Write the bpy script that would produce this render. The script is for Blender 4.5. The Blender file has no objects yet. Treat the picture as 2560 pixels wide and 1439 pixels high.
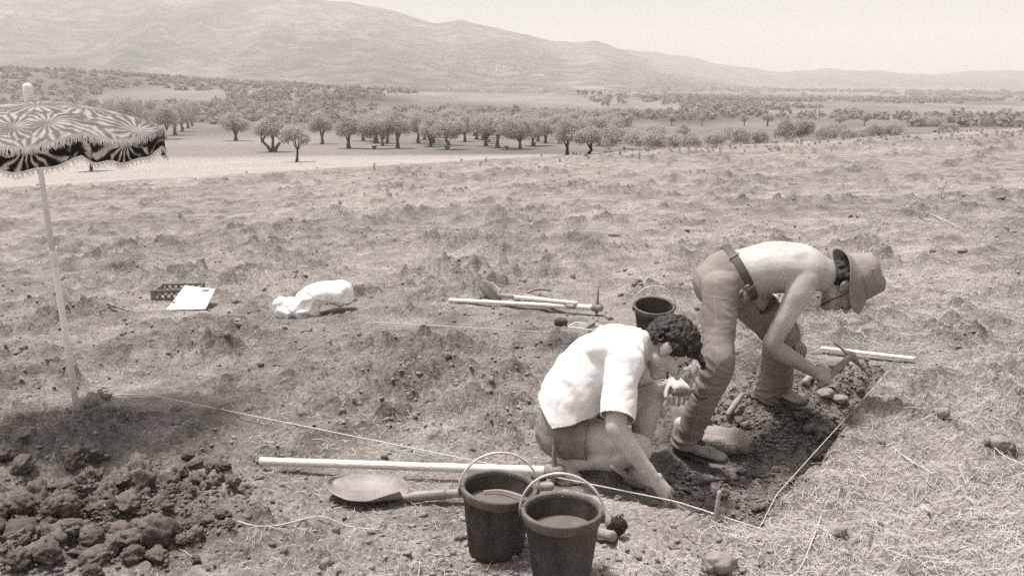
import bpy, bmesh, math, random
import numpy as np
from mathutils import Vector, Matrix

random.seed(7)
RNG = np.random.default_rng(7)
SC = bpy.context.scene
COL = SC.collection

# ------------------------------------------------------------------ camera
CAMZ, PITCH, FPX = 1.5, math.radians(12.5), 2347.0
cam_d = bpy.data.cameras.new('camera')
cam = bpy.data.objects.new('camera', cam_d)
COL.objects.link(cam)
cam.location = (0, 0, CAMZ)
cam.rotation_euler = (math.pi / 2 - PITCH, 0, 0)
cam_d.sensor_width = 36.0
cam_d.lens = FPX / 2560 * 36.0
cam_d.clip_start = 0.05
cam_d.clip_end = 30000
SC.camera = cam

# ------------------------------------------------------------------ light
SUN_EL, SUN_AZ = math.radians(73), math.radians(-55)      # azimuth from +Y towards +X
SUN_DIR = Vector((math.sin(SUN_AZ) * math.cos(SUN_EL), math.cos(SUN_AZ) * math.cos(SUN_EL), math.sin(SUN_EL)))
wd = bpy.data.worlds.new('World')
SC.world = wd
wd.use_nodes = True
nt = wd.node_tree
nt.nodes.clear()
sky = nt.nodes.new('ShaderNodeTexSky')
sky.sky_type = 'NISHITA'
sky.sun_disc = False
sky.sun_elevation = SUN_EL
sky.sun_rotation = SUN_AZ
sky.dust_density = 6.0
sky.air_density = 1.0
sky.altitude = 200
bw = nt.nodes.new('ShaderNodeRGBToBW')
tint = nt.nodes.new('ShaderNodeMix'); tint.data_type = 'RGBA'; tint.blend_type = 'MULTIPLY'
tint.inputs[0].default_value = 1.0
tint.inputs[7].default_value = (1.0, 0.987, 0.972, 1)
bg = nt.nodes.new('ShaderNodeBackground')
bg.inputs[1].default_value = 0.14
wo = nt.nodes.new('ShaderNodeOutputWorld')
nt.links.new(sky.outputs[0], bw.inputs[0])
nt.links.new(bw.outputs[0], tint.inputs[6])
nt.links.new(tint.outputs[2], bg.inputs[0])
nt.links.new(bg.outputs[0], wo.inputs[0])

sd = bpy.data.lights.new('sun', 'SUN')
sd.energy = 3.7
sd.angle = math.radians(8.0)
sd.color = (1.0, 0.985, 0.965)
sun = bpy.data.objects.new('sun', sd)
COL.objects.link(sun)
sun.rotation_euler = SUN_DIR.to_track_quat('Z', 'Y').to_euler()
sun.location = (0, 0, 30)

SC.view_settings.view_transform = 'Standard'
SC.view_settings.look = 'None'
SC.view_settings.gamma = 1.0
SC.view_settings.exposure = 0.46
SC.view_settings.use_curve_mapping = False
SC.render.engine = 'CYCLES'
SC.cycles.use_denoising = False
SC.cycles.max_bounces = 6
SC.cycles.diffuse_bounces = 2
SC.cycles.glossy_bounces = 2
SC.cycles.transmission_bounces = 3
SC.cycles.volume_bounces = 1
SC.cycles.use_adaptive_sampling = True
SC.cycles.adaptive_threshold = 0.004
SC.cycles.sample_clamp_indirect = 4.0
SC.cycles.transparent_max_bounces = 8

# ------------------------------------------------------------------ noise
def _h(ix, iy, iz, seed):
    a = (ix.astype(np.int64) * 374761393 + iy.astype(np.int64) * 668265263 + iz.astype(np.int64) * 2147483647 + seed * 1274126177) & 0xffffffff
    a = ((a ^ (a >> 13)) * 1274126177) & 0xffffffff
    a = ((a ^ (a >> 16)) * 2246822519) & 0xffffffff
    a = a ^ (a >> 15)
    return (a & 0xffffff) / float(0x7fffff) - 1.0

def vn2(x, y, seed=0):
    x = np.asarray(x, float); y = np.asarray(y, float)
    ix = np.floor(x); iy = np.floor(y)
    fx = x - ix; fy = y - iy
    fx = fx * fx * fx * (fx * (fx * 6 - 15) + 10); fy = fy * fy * fy * (fy * (fy * 6 - 15) + 10)
    z = np.zeros_like(ix)
    a = _h(ix, iy, z, seed); b = _h(ix + 1, iy, z, seed); c = _h(ix, iy + 1, z, seed); d = _h(ix + 1, iy + 1, z, seed)
    return (a * (1 - fx) + b * fx) * (1 - fy) + (c * (1 - fx) + d * fx) * fy

def vn3(p, seed=0):
    i = np.floor(p); f = p - i
    f = f * f * (3 - 2 * f)
    r = 0
    for dx in (0, 1):
        for dy in (0, 1):
            for dz in (0, 1):
                w = (f[:, 0] if dx else 1 - f[:, 0]) * (f[:, 1] if dy else 1 - f[:, 1]) * (f[:, 2] if dz else 1 - f[:, 2])
                r = r + w * _h(i[:, 0] + dx, i[:, 1] + dy, i[:, 2] + dz, seed)
    return r

def fbm2(x, y, seed=0, octv=3, gain=0.5):
    r = 0; a = 1.0
    for k in range(octv):
        c, s = math.cos(0.6 * k + 0.3), math.sin(0.6 * k + 0.3)
        r = r + a * vn2((x * c - y * s) * 2 ** k, (x * s + y * c) * 2 ** k, seed + k * 17)
        a *= gain
    return r

def sst(a, b, x):
    t = np.clip((x - a) / (b - a), 0, 1)
    return t * t * (3 - 2 * t)

# ------------------------------------------------------------------ lens helpers (photo pixel -> place)
CP, SP = math.cos(PITCH), math.sin(PITCH)
def ray(u, v):
    xc = (u - 1280) / FPX; yc = -(v - 719.5) / FPX
    return Vector((xc, CP + yc * SP, -SP + yc * CP))
def at(u, v, Y):
    d = ray(u, v)
    return Vector((0, 0, CAMZ)) + d * (Y / d.y)

# ------------------------------------------------------------------ terrain
YE = 36.0
def plane_z(x, y):
    return 0.0576 * x - 0.0415 * y
_DY = np.array([36, 60, 102, 167, 260, 400, 800, 1500, 9000.])
_DV = np.array([0, 1.95, 5.5, 9.6, 12.2, 14.0, 15.5, 16.5, 17.])
def base_h(x, y):
    x = np.asarray(x, float); y = np.asarray(y, float)
    near = plane_z(x, np.minimum(y, YE))
    w = 1 - sst(38, 170, y)
    far = -0.0415 * YE + 0.0576 * np.clip(x, -60, 60) * w - np.interp(y, _DY, _DV)
    k = sst(30, 44, y)
    z = near * (1 - k) + far * k
    # low scrubby hill on the far left, and a swell in the middle
    z = z + 26 * np.exp(-(((x + 420) / 260) ** 2 + ((y - 760) / 170) ** 2))
    z = z + 5 * np.exp(-(((x - 20) / 160) ** 2 + ((y - 800) / 140) ** 2))
    z = z + 5 * np.exp(-(((x + 130) / 90) ** 2 + ((y - 640) / 120) ** 2))
    return z

def _flat(u, v):
    d = ray(u, v)
    # intersection with the near plane
    t = CAMZ / (0.0576 * d.x - 0.0415 * d.y - d.z)
    return Vector((d.x * t, d.y * t))
TR_B = _flat(1900, 1320); TR_C = _flat(2240, 932); TR_A = _flat(290, 985)
TR_E = _flat(1452, 1228); TR_D = _flat(1800, 886)
TRENCH = [TR_B, TR_C, TR_D, TR_E]
def poly_in(x, y, poly):
    """distance inside a convex polygon (counter-clockwise positive)"""
    d = None
    n = len(poly)
    area = sum(poly[i].x * poly[(i + 1) % n].y - poly[(i + 1) % n].x * poly[i].y for i in range(n))
    sg = 1 if area > 0 else -1
    for i in range(n):
        a, b = poly[i], poly[(i + 1) % n]
        e = (b - a).normalized()
        k = sg * (e.x * (y - a.y) - e.y * (x - a.x))
        d = k if d is None else np.minimum(d, k)
    return d
def gauss(x, y, c, r, h):
    return h * np.exp(-(((x - c[0]) ** 2 + (y - c[1]) ** 2) / (r * r)))
HEAP_C = _flat(165, 1345)
SP1 = _flat(2150, 955); SP2 = _flat(1960, 985); SP3 = _flat(1870, 1000)
def pit_depth(x, y):
    d = poly_in(x, y, TRENCH) + 0.02 * vn2(x * 9, y * 9, 5)
    w = sst(-0.005, 0.05, d)
    e = (TR_E - TR_D).normalized()
    dl = np.abs(e.x * (y - TR_D.y) - e.y * (x - TR_D.x))
    return w * (0.35 + 0.65 * sst(0.0, 0.5, dl))
def ground_mid(x, y):
    """terrain with the trench and the spoil heap but no fine relief"""
    x = np.asarray(x, float); y = np.asarray(y, float)
    z = base_h(x, y)
    w = pit_depth(x, y)
    z = z - 0.185 * w
    z = z + w * (gauss(x, y, SP1, 0.24, 0.25) + gauss(x, y, SP2, 0.30, 0.15) + gauss(x, y, SP3, 0.3, 0.06))
    hx = (x - HEAP_C.x); hy = (y - HEAP_C.y)
    z = z + 0.13 * np.exp(-((hx / 0.5) ** 2 + (hy / 0.36) ** 2))
    return z

MOUNDS = []
for i in range(650):
    y = 4.2 + 31 * RNG.random() ** 1.25
    x = (RNG.random() * 2 - 1) * 0.62 * y
    r = RNG.uniform(0.10, 0.30) * (1 + 0.012 * y)
    MOUNDS.append((x, y, r * RNG.uniform(1.2, 2.6), r, RNG.uniform(0.22, 0.50) * r * (0.9 if y > 7 else 0.75), RNG.uniform(-0.5, 0.9)))
# mounds that can be pointed to in the photograph: (u, v, width px, height px)
for (u, v, w, h) in [(1690, 585, 60, 20), (2265, 505, 60, 22), (2370, 492, 70, 14), (2500, 510, 60, 24), (2480, 478, 60, 14),
                     (2515, 600, 80, 30), (2140, 545, 60, 10), (1980, 515, 40, 18), (1440, 465, 30, 12), (1600, 735, 70, 34),
                     (860, 800, 80, 20), (580, 770, 60, 20), (1125, 585, 60, 16), (650, 520, 40, 16), (720, 550, 50, 14),
                     (60, 890, 120, 40), (530, 900, 190, 50), (1060, 870, 130, 40), (1190, 965, 200, 50), (740, 700, 60, 22),
                     (2490, 1135, 100, 50), (650, 1300, 110, 44), (150, 960, 160, 60), (260, 1010, 120, 60), (130, 760, 90, 30),
                     (1560, 640, 60, 24), (900, 590, 80, 16), (2330, 640, 90, 22), (2200, 570, 60, 14), (1020, 730, 70, 20)]:
    p = _flat(u, v)
    s = (p.y * CP + 0.35) / FPX
    MOUNDS.append((p.x, p.y, w * s * 0.55, w * s * 0.45, h * s * 0.9, 0.2))

PADS = [(_flat(u, v), r) for u, v, r in ((416, 775, .3), (514, 775, .3), (465, 760, .35), (395, 745, .3), (770, 785, .4), (700, 785, .3), (850, 775, .35), (1190, 760, .3), (1320, 775, .4), (1460, 790, .35), (1630, 835, .3), (1462, 838, .2), (1238, 1376, .25), (1403, 1440, .25), (900, 1230, .3), (1020, 1245, .2), (800, 1190, .25), (1200, 1205, .25), (1412, 1200, .2), (2080, 890, .3), (2160, 898, .35), (2245, 906, .35))]
def ground_full(x, y):
    x = np.asarray(x, float); y = np.asarray(y, float)
    shp = x.shape
    x = x.ravel(); y = y.ravel()
    z = ground_mid(x, y)
    pit = pit_depth(x, y)
    near = 1 - sst(34, 60, y)
    dark = np.zeros_like(x)
    m = near > 0.001
    xs, ys = x[m], y[m]
    # tilth running diagonally, as the plough left it
    ca, sa = math.cos(0.42), math.sin(0.42)
    a = xs * ca + ys * sa; b = -xs * sa + ys * ca
    d = 0.024 * fbm2(a * 0.9, b * 2.0, 3, 3)
    d += 0.012 * np.abs(fbm2(a * 3.2, b * 5.4, 11, 2)) - 0.006
    lump = fbm2(xs * 8, ys * 8, 21, 3, .6)
    d += 0.015 * lump * (0.45 + 0.55 * sst(-0.2, 0.5, vn2(xs * 0.8, ys * 0.8, 31)))
    fine = 1 - sst(11, 20, ys)
    crumb = sst(-.35, .35, vn2(xs * 1.3 + 9, ys * 1.3, 33))
    d += fine * (.007 + 0.017 * crumb) * np.abs(fbm2(xs * 24, ys * 24, 41, 2))
    d *= 1 + .4 * (1 - sst(-.02, .16, xs / np.maximum(ys, .5)))
    mm = np.zeros_like(xs); dk = np.zeros_like(xs)
    for (mx, my, ra, rb, h, an) in MOUNDS:
        R = 2.2 * max(ra, rb)
        q = np.nonzero((np.abs(xs - mx) < R) & (np.abs(ys - my) < R))[0]
        if q.size == 0: continue
        c, s = math.cos(an * 0.4), math.sin(an * 0.4)
        dx = xs[q] - mx; dy = ys[q] - my
        g = np.exp(-(((dx * c + dy * s) / ra) ** 2 + ((-dx * s + dy * c) / rb) ** 2) * 1.3)
        g2 = g * (0.8 + 0.45 * np.clip(lump[q], -1, 1) + .25 * np.abs(lump[q]))
        mm[q] = np.maximum(mm[q], h * g2); dk[q] = np.maximum(dk[q], g * (0.5 + 0.5 * lump[q]))
    op = 1 - pit[m]
    d = d * (0.4 + 0.6 * op) + mm * op
    for (pc_, r_) in PADS:
        d *= 1 - .8 * np.exp(-(((xs - pc_.x) ** 2 + (ys - pc_.y) ** 2) / (r_ * r_)))
    ab = TR_B - TR_A; tt = np.clip(((xs - TR_A.x) * ab.x + (ys - TR_A.y) * ab.y) / ab.length_squared, 0, 1)
    dl_ = np.hypot(xs - TR_A.x - tt * ab.x, ys - TR_A.y - tt * ab.y)
    d *= 1 - .7 * np.exp(-(dl_ / .22) ** 2)
    # loose soil in the trench
    pl = np.abs(fbm2(xs * 11, ys * 11, 61, 3)) * 0.04
    d += pit[m] * pl
    hp = np.exp(-(((xs - HEAP_C.x) / 0.6) ** 2 + ((ys - HEAP_C.y) / 0.45) ** 2))
    d += hp * 0.05 * np.abs(fbm2(xs * 10, ys * 10, 71, 2))
    z[m] += d * near[m]
    dark[m] = np.clip(dk * op * 0.9, 0, 1)
    return z.reshape(shp), dark.reshape(shp), pit.reshape(shp)

def gz(x, y):
    return float(ground_full(np.array([x]), np.array([y]))[0][0])
_TS = np.geomspace(1.4, 8000, 5000)
def on_ground(u, v, full=False):
    d = ray(u, v)
    X = d.x * _TS; Y = d.y * _TS; Z = CAMZ + d.z * _TS
    H = ground_mid(X, Y)
    s = np.nonzero(Z < H)[0]
    i = s[0] if s.size else len(_TS) - 1
    t0, t1 = _TS[max(i - 1, 0)], _TS[i]
    e0 = (CAMZ + d.z * t0) - float(ground_mid(d.x * t0, d.y * t0)); e1 = (CAMZ + d.z * t1) - float(H[i])
    t = t0 + (t1 - t0) * e0 / (e0 - e1 + 1e-12)
    p = Vector((d.x * t, d.y * t, 0))
    p.z = gz(p.x, p.y) if full else float(ground_mid(p.x, p.y))
    return p
def mpp(p):
    """metres per photo pixel at a place"""
    return (p.y * CP - (p.z - CAMZ) * SP) / FPX

# ------------------------------------------------------------------ materials (a sepia print: brown darks, near neutral lights)
def S(v):
    k = 1 - math.sqrt(max(v, 0.0))
    return (min(v * (1 + 0.26 * k), 1), v * (1 - 0.01 * k), v * (1 - 0.165 * k), 1)
MATS = {}
def mat(name, lo, hi=None, scale=6.0, rough=0.85, bump=0.0, bscale=40.0, detail=4.0, attr=None, stretch=(1, 1, 1), spec=0.25, contrast=(0.35, 0.65), dist=0.02, extra=None, sss=0.0, coords='Object'):
    if name in MATS: return MATS[name]
    hi = lo if hi is None else hi
    m = bpy.data.materials.new(name)
    m.use_nodes = True
    N, L = m.node_tree.nodes, m.node_tree.links
    b = N['Principled BSDF']
    b.inputs['Roughness'].default_value = rough
    b.inputs['Specular IOR Level'].default_value = spec
    tc = N.new('ShaderNodeTexCoord'); mp = N.new('ShaderNodeMapping')
    mp.inputs['Scale'].default_value = stretch
    L.new(tc.outputs[coords], mp.inputs[0])
    n = N.new('ShaderNodeTexNoise'); n.inputs['Scale'].default_value = scale; n.inputs['Detail'].default_value = detail
    n.inputs['Roughness'].default_value = 0.6
    L.new(mp.outputs[0], n.inputs['Vector'])
    r = N.new('ShaderNodeValToRGB')
    r.color_ramp.elements[0].position = contrast[0]; r.color_ramp.elements[1].position = contrast[1]
    r.color_ramp.elements[0].color = S(lo); r.color_ramp.elements[1].color = S(hi)
    L.new(n.outputs[0], r.inputs[0])
    out = r.outputs[0]
    if attr:
        at_ = N.new('ShaderNodeAttribute'); at_.attribute_name = attr
        mx = N.new('ShaderNodeMix'); mx.data_type = 'RGBA'; mx.blend_type = 'MULTIPLY'; mx.inputs[0].default_value = 1
        L.new(out, mx.inputs[6]); L.new(at_.outputs['Color'], mx.inputs[7])
        out = mx.outputs[2]
    L.new(out, b.inputs['Base Color'])
    if bump > 0:
        n2 = N.new('ShaderNodeTexNoise'); n2.inputs['Scale'].default_value = bscale; n2.inputs['Detail'].default_value = 5
        L.new(mp.outputs[0], n2.inputs['Vector'])
        bp = N.new('ShaderNodeBump'); bp.inputs['Strength'].default_value = bump; bp.inputs['Distance'].default_value = dist
        L.new(n2.outputs[0], bp.inputs['Height']); L.new(bp.outputs[0], b.inputs['Normal'])
    if sss:
        b.inputs['Subsurface Weight'].default_value = sss
        b.inputs['Subsurface Radius'].default_value = (0.012, 0.008, 0.006)
        b.inputs['Subsurface Scale'].default_value = 0.5
    MATS[name] = m
    return m

# ------------------------------------------------------------------ mesh helpers
def mesh_obj(name, verts, faces, material, parent=None, smooth=True, loc=None):
    me = bpy.data.meshes.new(name)
    verts = np.asarray(verts, dtype=np.float32)
    if isinstance(faces, np.ndarray):
        n, k = faces.shape
        me.vertices.add(len(verts)); me.vertices.foreach_set('co', verts.ravel())
        me.loops.add(n * k); me.loops.foreach_set('vertex_index', faces.astype(np.int32).ravel())
        me.polygons.add(n)
        me.polygons.foreach_set('loop_start', np.arange(0, n * k, k, dtype=np.int32))
        me.update(calc_edges=True)
    else:
        me.from_pydata([tuple(map(float, v)) for v in verts], [], faces)
        me.update()
    me.validate(clean_customdata=False)
    if smooth:
        me.polygons.foreach_set('use_smooth', np.ones(len(me.polygons), dtype=bool))
    if material: me.materials.append(material)
    return link(name, me, parent, loc)
def link(name, me, parent=None, loc=None):
    o = bpy.data.objects.new(name, me)
    COL.objects.link(o)
    if parent is not None:
        o.parent = parent
        o.matrix_parent_inverse = Matrix.Translation(parent.location).inverted() if parent.type == 'EMPTY' else parent.matrix_basis.inverted()
    if loc is not None: o.location = loc
    return o
def thing(name, label, cat, loc=(0, 0, 0), group=None):
    o = bpy.data.objects.new(name, None)
    COL.objects.link(o)
    o.location = loc
    o.empty_display_size = 0.1
    return tag(o, label, cat, group)
def tag(o, label=None, cat=None, group=None, kind=None):
    if label: o['label'] = label
    if cat: o['category'] = cat
    if group: o['group'] = group
    if kind: o['kind'] = kind
    return o

class MB:
    """collects closed shapes given as numpy verts + faces"""
    def __init__(s): s.v = []; s.f = []; s.n = 0
    def add(s, V, F):
        V = np.asarray(V, float)
        s.v.append(V); s.f += [tuple(i + s.n for i in f) for f in F]; s.n += len(V)
        return s
    def build(s, name, material, parent=None, smooth=True):
        return mesh_obj(name, np.concatenate(s.v), s.f, material, parent, smooth)

def loft(st, L=(0, 1, 0), ring=16, sub=4, cap=True, capk=0.75, flat=False):
    """st: list of (pos, ra, rb); ra along L, rb across; returns V,F closed"""
    P = np.array([list(s[0]) for s in st], float)
    R = np.array([[s[1], s[2] if len(s) > 2 else s[1]] for s in st], float)
    n = len(P)
    if sub > 1 and n > 2:
        Q = []; QR = []
        for i in range(n - 1):
            p0, p1, p2, p3 = P[max(i - 1, 0)], P[i], P[i + 1], P[min(i + 2, n - 1)]
            for k in range(sub):
                t = k / sub
                Q.append(0.5 * ((2 * p1) + (-p0 + p2) * t + (2 * p0 - 5 * p1 + 4 * p2 - p3) * t * t + (-p0 + 3 * p1 - 3 * p2 + p3) * t ** 3))
                tt = t * t * (3 - 2 * t)
                QR.append(R[i] * (1 - tt) + R[i + 1] * tt)
        Q.append(P[-1]); QR.append(R[-1])
        P = np.array(Q); R = np.array(QR)
    n = len(P)
    T = np.zeros_like(P)
    T[1:-1] = P[2:] - P[:-2]; T[0] = P[1] - P[0]; T[-1] = P[-1] - P[-2]
    T /= np.linalg.norm(T, axis=1)[:, None] + 1e-12
    L = np.array(L, float)
    rings = []
    def fr(t):
        a = L - t * np.dot(L, t)
        if np.linalg.norm(a) < 1e-3:
            a = np.array([1, 0, 0.3]) - t * np.dot([1, 0, 0.3], t)
        a /= np.linalg.norm(a)
        return a, np.cross(t, a)
    ang = np.linspace(0, 2 * math.pi, ring, endpoint=False)
    def mk(p, t, ra, rb):
        a, b = fr(t)
        return p + np.outer(np.cos(ang) * ra, a) + np.outer(np.sin(ang) * rb, b)
    if cap and not flat:
        for k in (0.98, 0.8, 0.45):
            s = math.sqrt(1 - k * k); rm = R[0].min() * capk
            rings.append(mk(P[0] - T[0] * rm * k, T[0], R[0][0] * s + 1e-5, R[0][1] * s + 1e-5))
    for i in range(n): rings.append(mk(P[i], T[i], R[i][0], R[i][1]))
    if cap and not flat:
        for k in (0.45, 0.8, 0.98):
            s = math.sqrt(1 - k * k); rm = R[-1].min() * capk
            rings.append(mk(P[-1] + T[-1] * rm * k, T[-1], R[-1][0] * s + 1e-5, R[-1][1] * s + 1e-5))
    V = np.concatenate(rings)
    F = []
    m = len(rings)
    for i in range(m - 1):
        for j in range(ring):
            j2 = (j + 1) % ring
            F.append((i * ring + j, i * ring + j2, (i + 1) * ring + j2, (i + 1) * ring + j))
    if cap:
        F.append(tuple(range(ring - 1, -1, -1)))
        F.append(tuple((m - 1) * ring + j for j in range(ring)))
    return V, F
def ell(c, ax, r, seg=14, rg=9):
    """ellipsoid: axes ax (3 vectors), radii r"""
    ax = [np.array(a, float) for a in ax]
    V = []; F = []
    for i in range(rg + 1):
        ph = math.pi * (i + 0.02) / (rg + 0.04)
        for j in range(seg):
            th = 2 * math.pi * j / seg
            q = (math.sin(ph) * math.cos(th) * r[0], math.sin(ph) * math.sin(th) * r[1], math.cos(ph) * r[2])
            V.append(np.array(c, float) + ax[0] * q[0] + ax[1] * q[1] + ax[2] * q[2])
    for i in range(rg):
        for j in range(seg):
            F.append((i * seg + j, i * seg + (j + 1) % seg, (i + 1) * seg + (j + 1) % seg, (i + 1) * seg + j)[::-1])
    F.append(tuple(range(seg))); F.append(tuple(rg * seg + j for j in range(seg))[::-1])
    return np.array(V), F
XYZ = ((1, 0, 0), (0, 1, 0), (0, 0, 1))
def ball(c, r): return ell(c, XYZ, (r, r, r))
def box(c, ax, h):
    ax = [np.array(a, float) for a in ax]; c = np.array(c, float)
    V = [c + ax[0] * h[0] * sx + ax[1] * h[1] * sy + ax[2] * h[2] * sz for sx in (-1, 1) for sy in (-1, 1) for sz in (-1, 1)]
    F = [(0, 1, 3, 2), (4, 6, 7, 5), (0, 4, 5, 1), (2, 3, 7, 6), (0, 2, 6, 4), (1, 5, 7, 3)]
    return np.array(V), F
def tube(pts, r, ring=8, sub=3):
    st = []
    n = len(pts)
    for i, p in enumerate(pts):
        rr = r if not isinstance(r, (list, tuple)) else r[0] + (r[1] - r[0]) * i / max(n - 1, 1)
        st.append((p, rr, rr))
    return loft(st, L=(0.13, 0.2, 0.97), ring=ring, sub=sub)
def bevel(o, w, seg=2):
    m = o.modifiers.new('bevel', 'BEVEL'); m.width = w; m.segments = seg; m.limit_method = 'ANGLE'
    return o

def remesh(parts, voxel, smooth_it=5, smooth_f=0.5):
    """union of closed shapes as one continuous surface -> (V, F) numpy"""
    mb = MB()
    for V, F in parts: mb.add(V, F)
    me = bpy.data.meshes.new('tmp')
    me.from_pydata([tuple(v) for v in np.concatenate(mb.v)], [], mb.f)
    me.update()
    o = bpy.data.objects.new('tmp', me); COL.objects.link(o)
    r = o.modifiers.new('r', 'REMESH'); r.mode = 'VOXEL'; r.voxel_size = voxel
    if smooth_it:
        s = o.modifiers.new('s', 'SMOOTH'); s.factor = smooth_f; s.iterations = smooth_it
    dg = bpy.context.evaluated_depsgraph_get()
    em = bpy.data.meshes.new_from_object(o.evaluated_get(dg))
    n = len(em.vertices); V = np.empty(n * 3, np.float32); em.vertices.foreach_get('co', V); V = V.reshape(-1, 3).astype(float)
    nrm = np.empty(n * 3, np.float32); em.vertices.foreach_get('normal', nrm); nrm = nrm.reshape(-1, 3).astype(float)
    nl = len(em.loops); li = np.empty(nl, np.int32); em.loops.foreach_get('vertex_index', li)
    F = li.reshape(-1, 4) if nl == 4 * len(em.polygons) else None
    bpy.data.objects.remove(o); bpy.data.meshes.remove(me)
    if F is None:
        F = [tuple(p.vertices) for p in em.polygons]
    bpy.data.meshes.remove(em)
    return V, F, nrm
def decimate(V, F, ratio):
    me = bpy.data.meshes.new('tmp'); me.from_pydata([tuple(v) for v in V], [], [tuple(f) for f in F]); me.update()
    o = bpy.data.objects.new('tmp', me); COL.objects.link(o)
    m = o.modifiers.new('d', 'DECIMATE'); m.ratio = ratio
    em = bpy.data.meshes.new_from_object(o.evaluated_get(bpy.context.evaluated_depsgraph_get()))
    V = np.array([v.co[:] for v in em.vertices]); F = [tuple(p.vertices) for p in em.polygons]
    bpy.data.objects.remove(o); bpy.data.meshes.remove(me); bpy.data.meshes.remove(em)
    return V, F
def paint(o, tone):
    a = o.data.color_attributes.new('tone', 'FLOAT_COLOR', 'POINT')
    c = np.ones((len(o.data.vertices), 4), np.float32); c[:, :3] = np.asarray(tone)[:, None]
    a.data.foreach_set('color', c.ravel())
def clip_plane(V, F, p, n, near=None, rad=1e9, axis=None, arad=.1):
    """cut a cloth surface cleanly along a plane (inside rad of near)"""
    p = np.array(p); n = np.array(n); n = n / np.linalg.norm(n)
    s_ = (V - p) @ n
    sel = s_ > 0
    if near is not None: sel &= np.linalg.norm(V - np.array(near), axis=1) < rad
    if axis is not None:
        q_ = V - np.array(p); ad = np.array(axis); ad = ad / np.linalg.norm(ad)
        sel &= np.linalg.norm(q_ - (q_ @ ad)[:, None] * ad, axis=1) < arad
    V = V.copy(); V[sel] -= s_[sel][:, None] * n
    F = np.asarray(F); F = F[~sel[F].all(axis=1)]
    used = np.unique(F); mp = np.full(len(V), -1); mp[used] = np.arange(len(used))
    return V[used], mp[F]
def cut(V, F, keep):
    """drop faces whose centre fails keep(centres)->bool; compact verts"""
    F = np.asarray(F)
    C = V[F].mean(axis=1)
    F = F[keep(C)]
    used = np.unique(F)
    mp = np.full(len(V), -1); mp[used] = np.arange(len(used))
    return V[used], mp[F], used
def solidify(o, t, off=-1):
    m = o.modifiers.new('thick', 'SOLIDIFY'); m.thickness = t; m.offset = off
    return o

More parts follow.
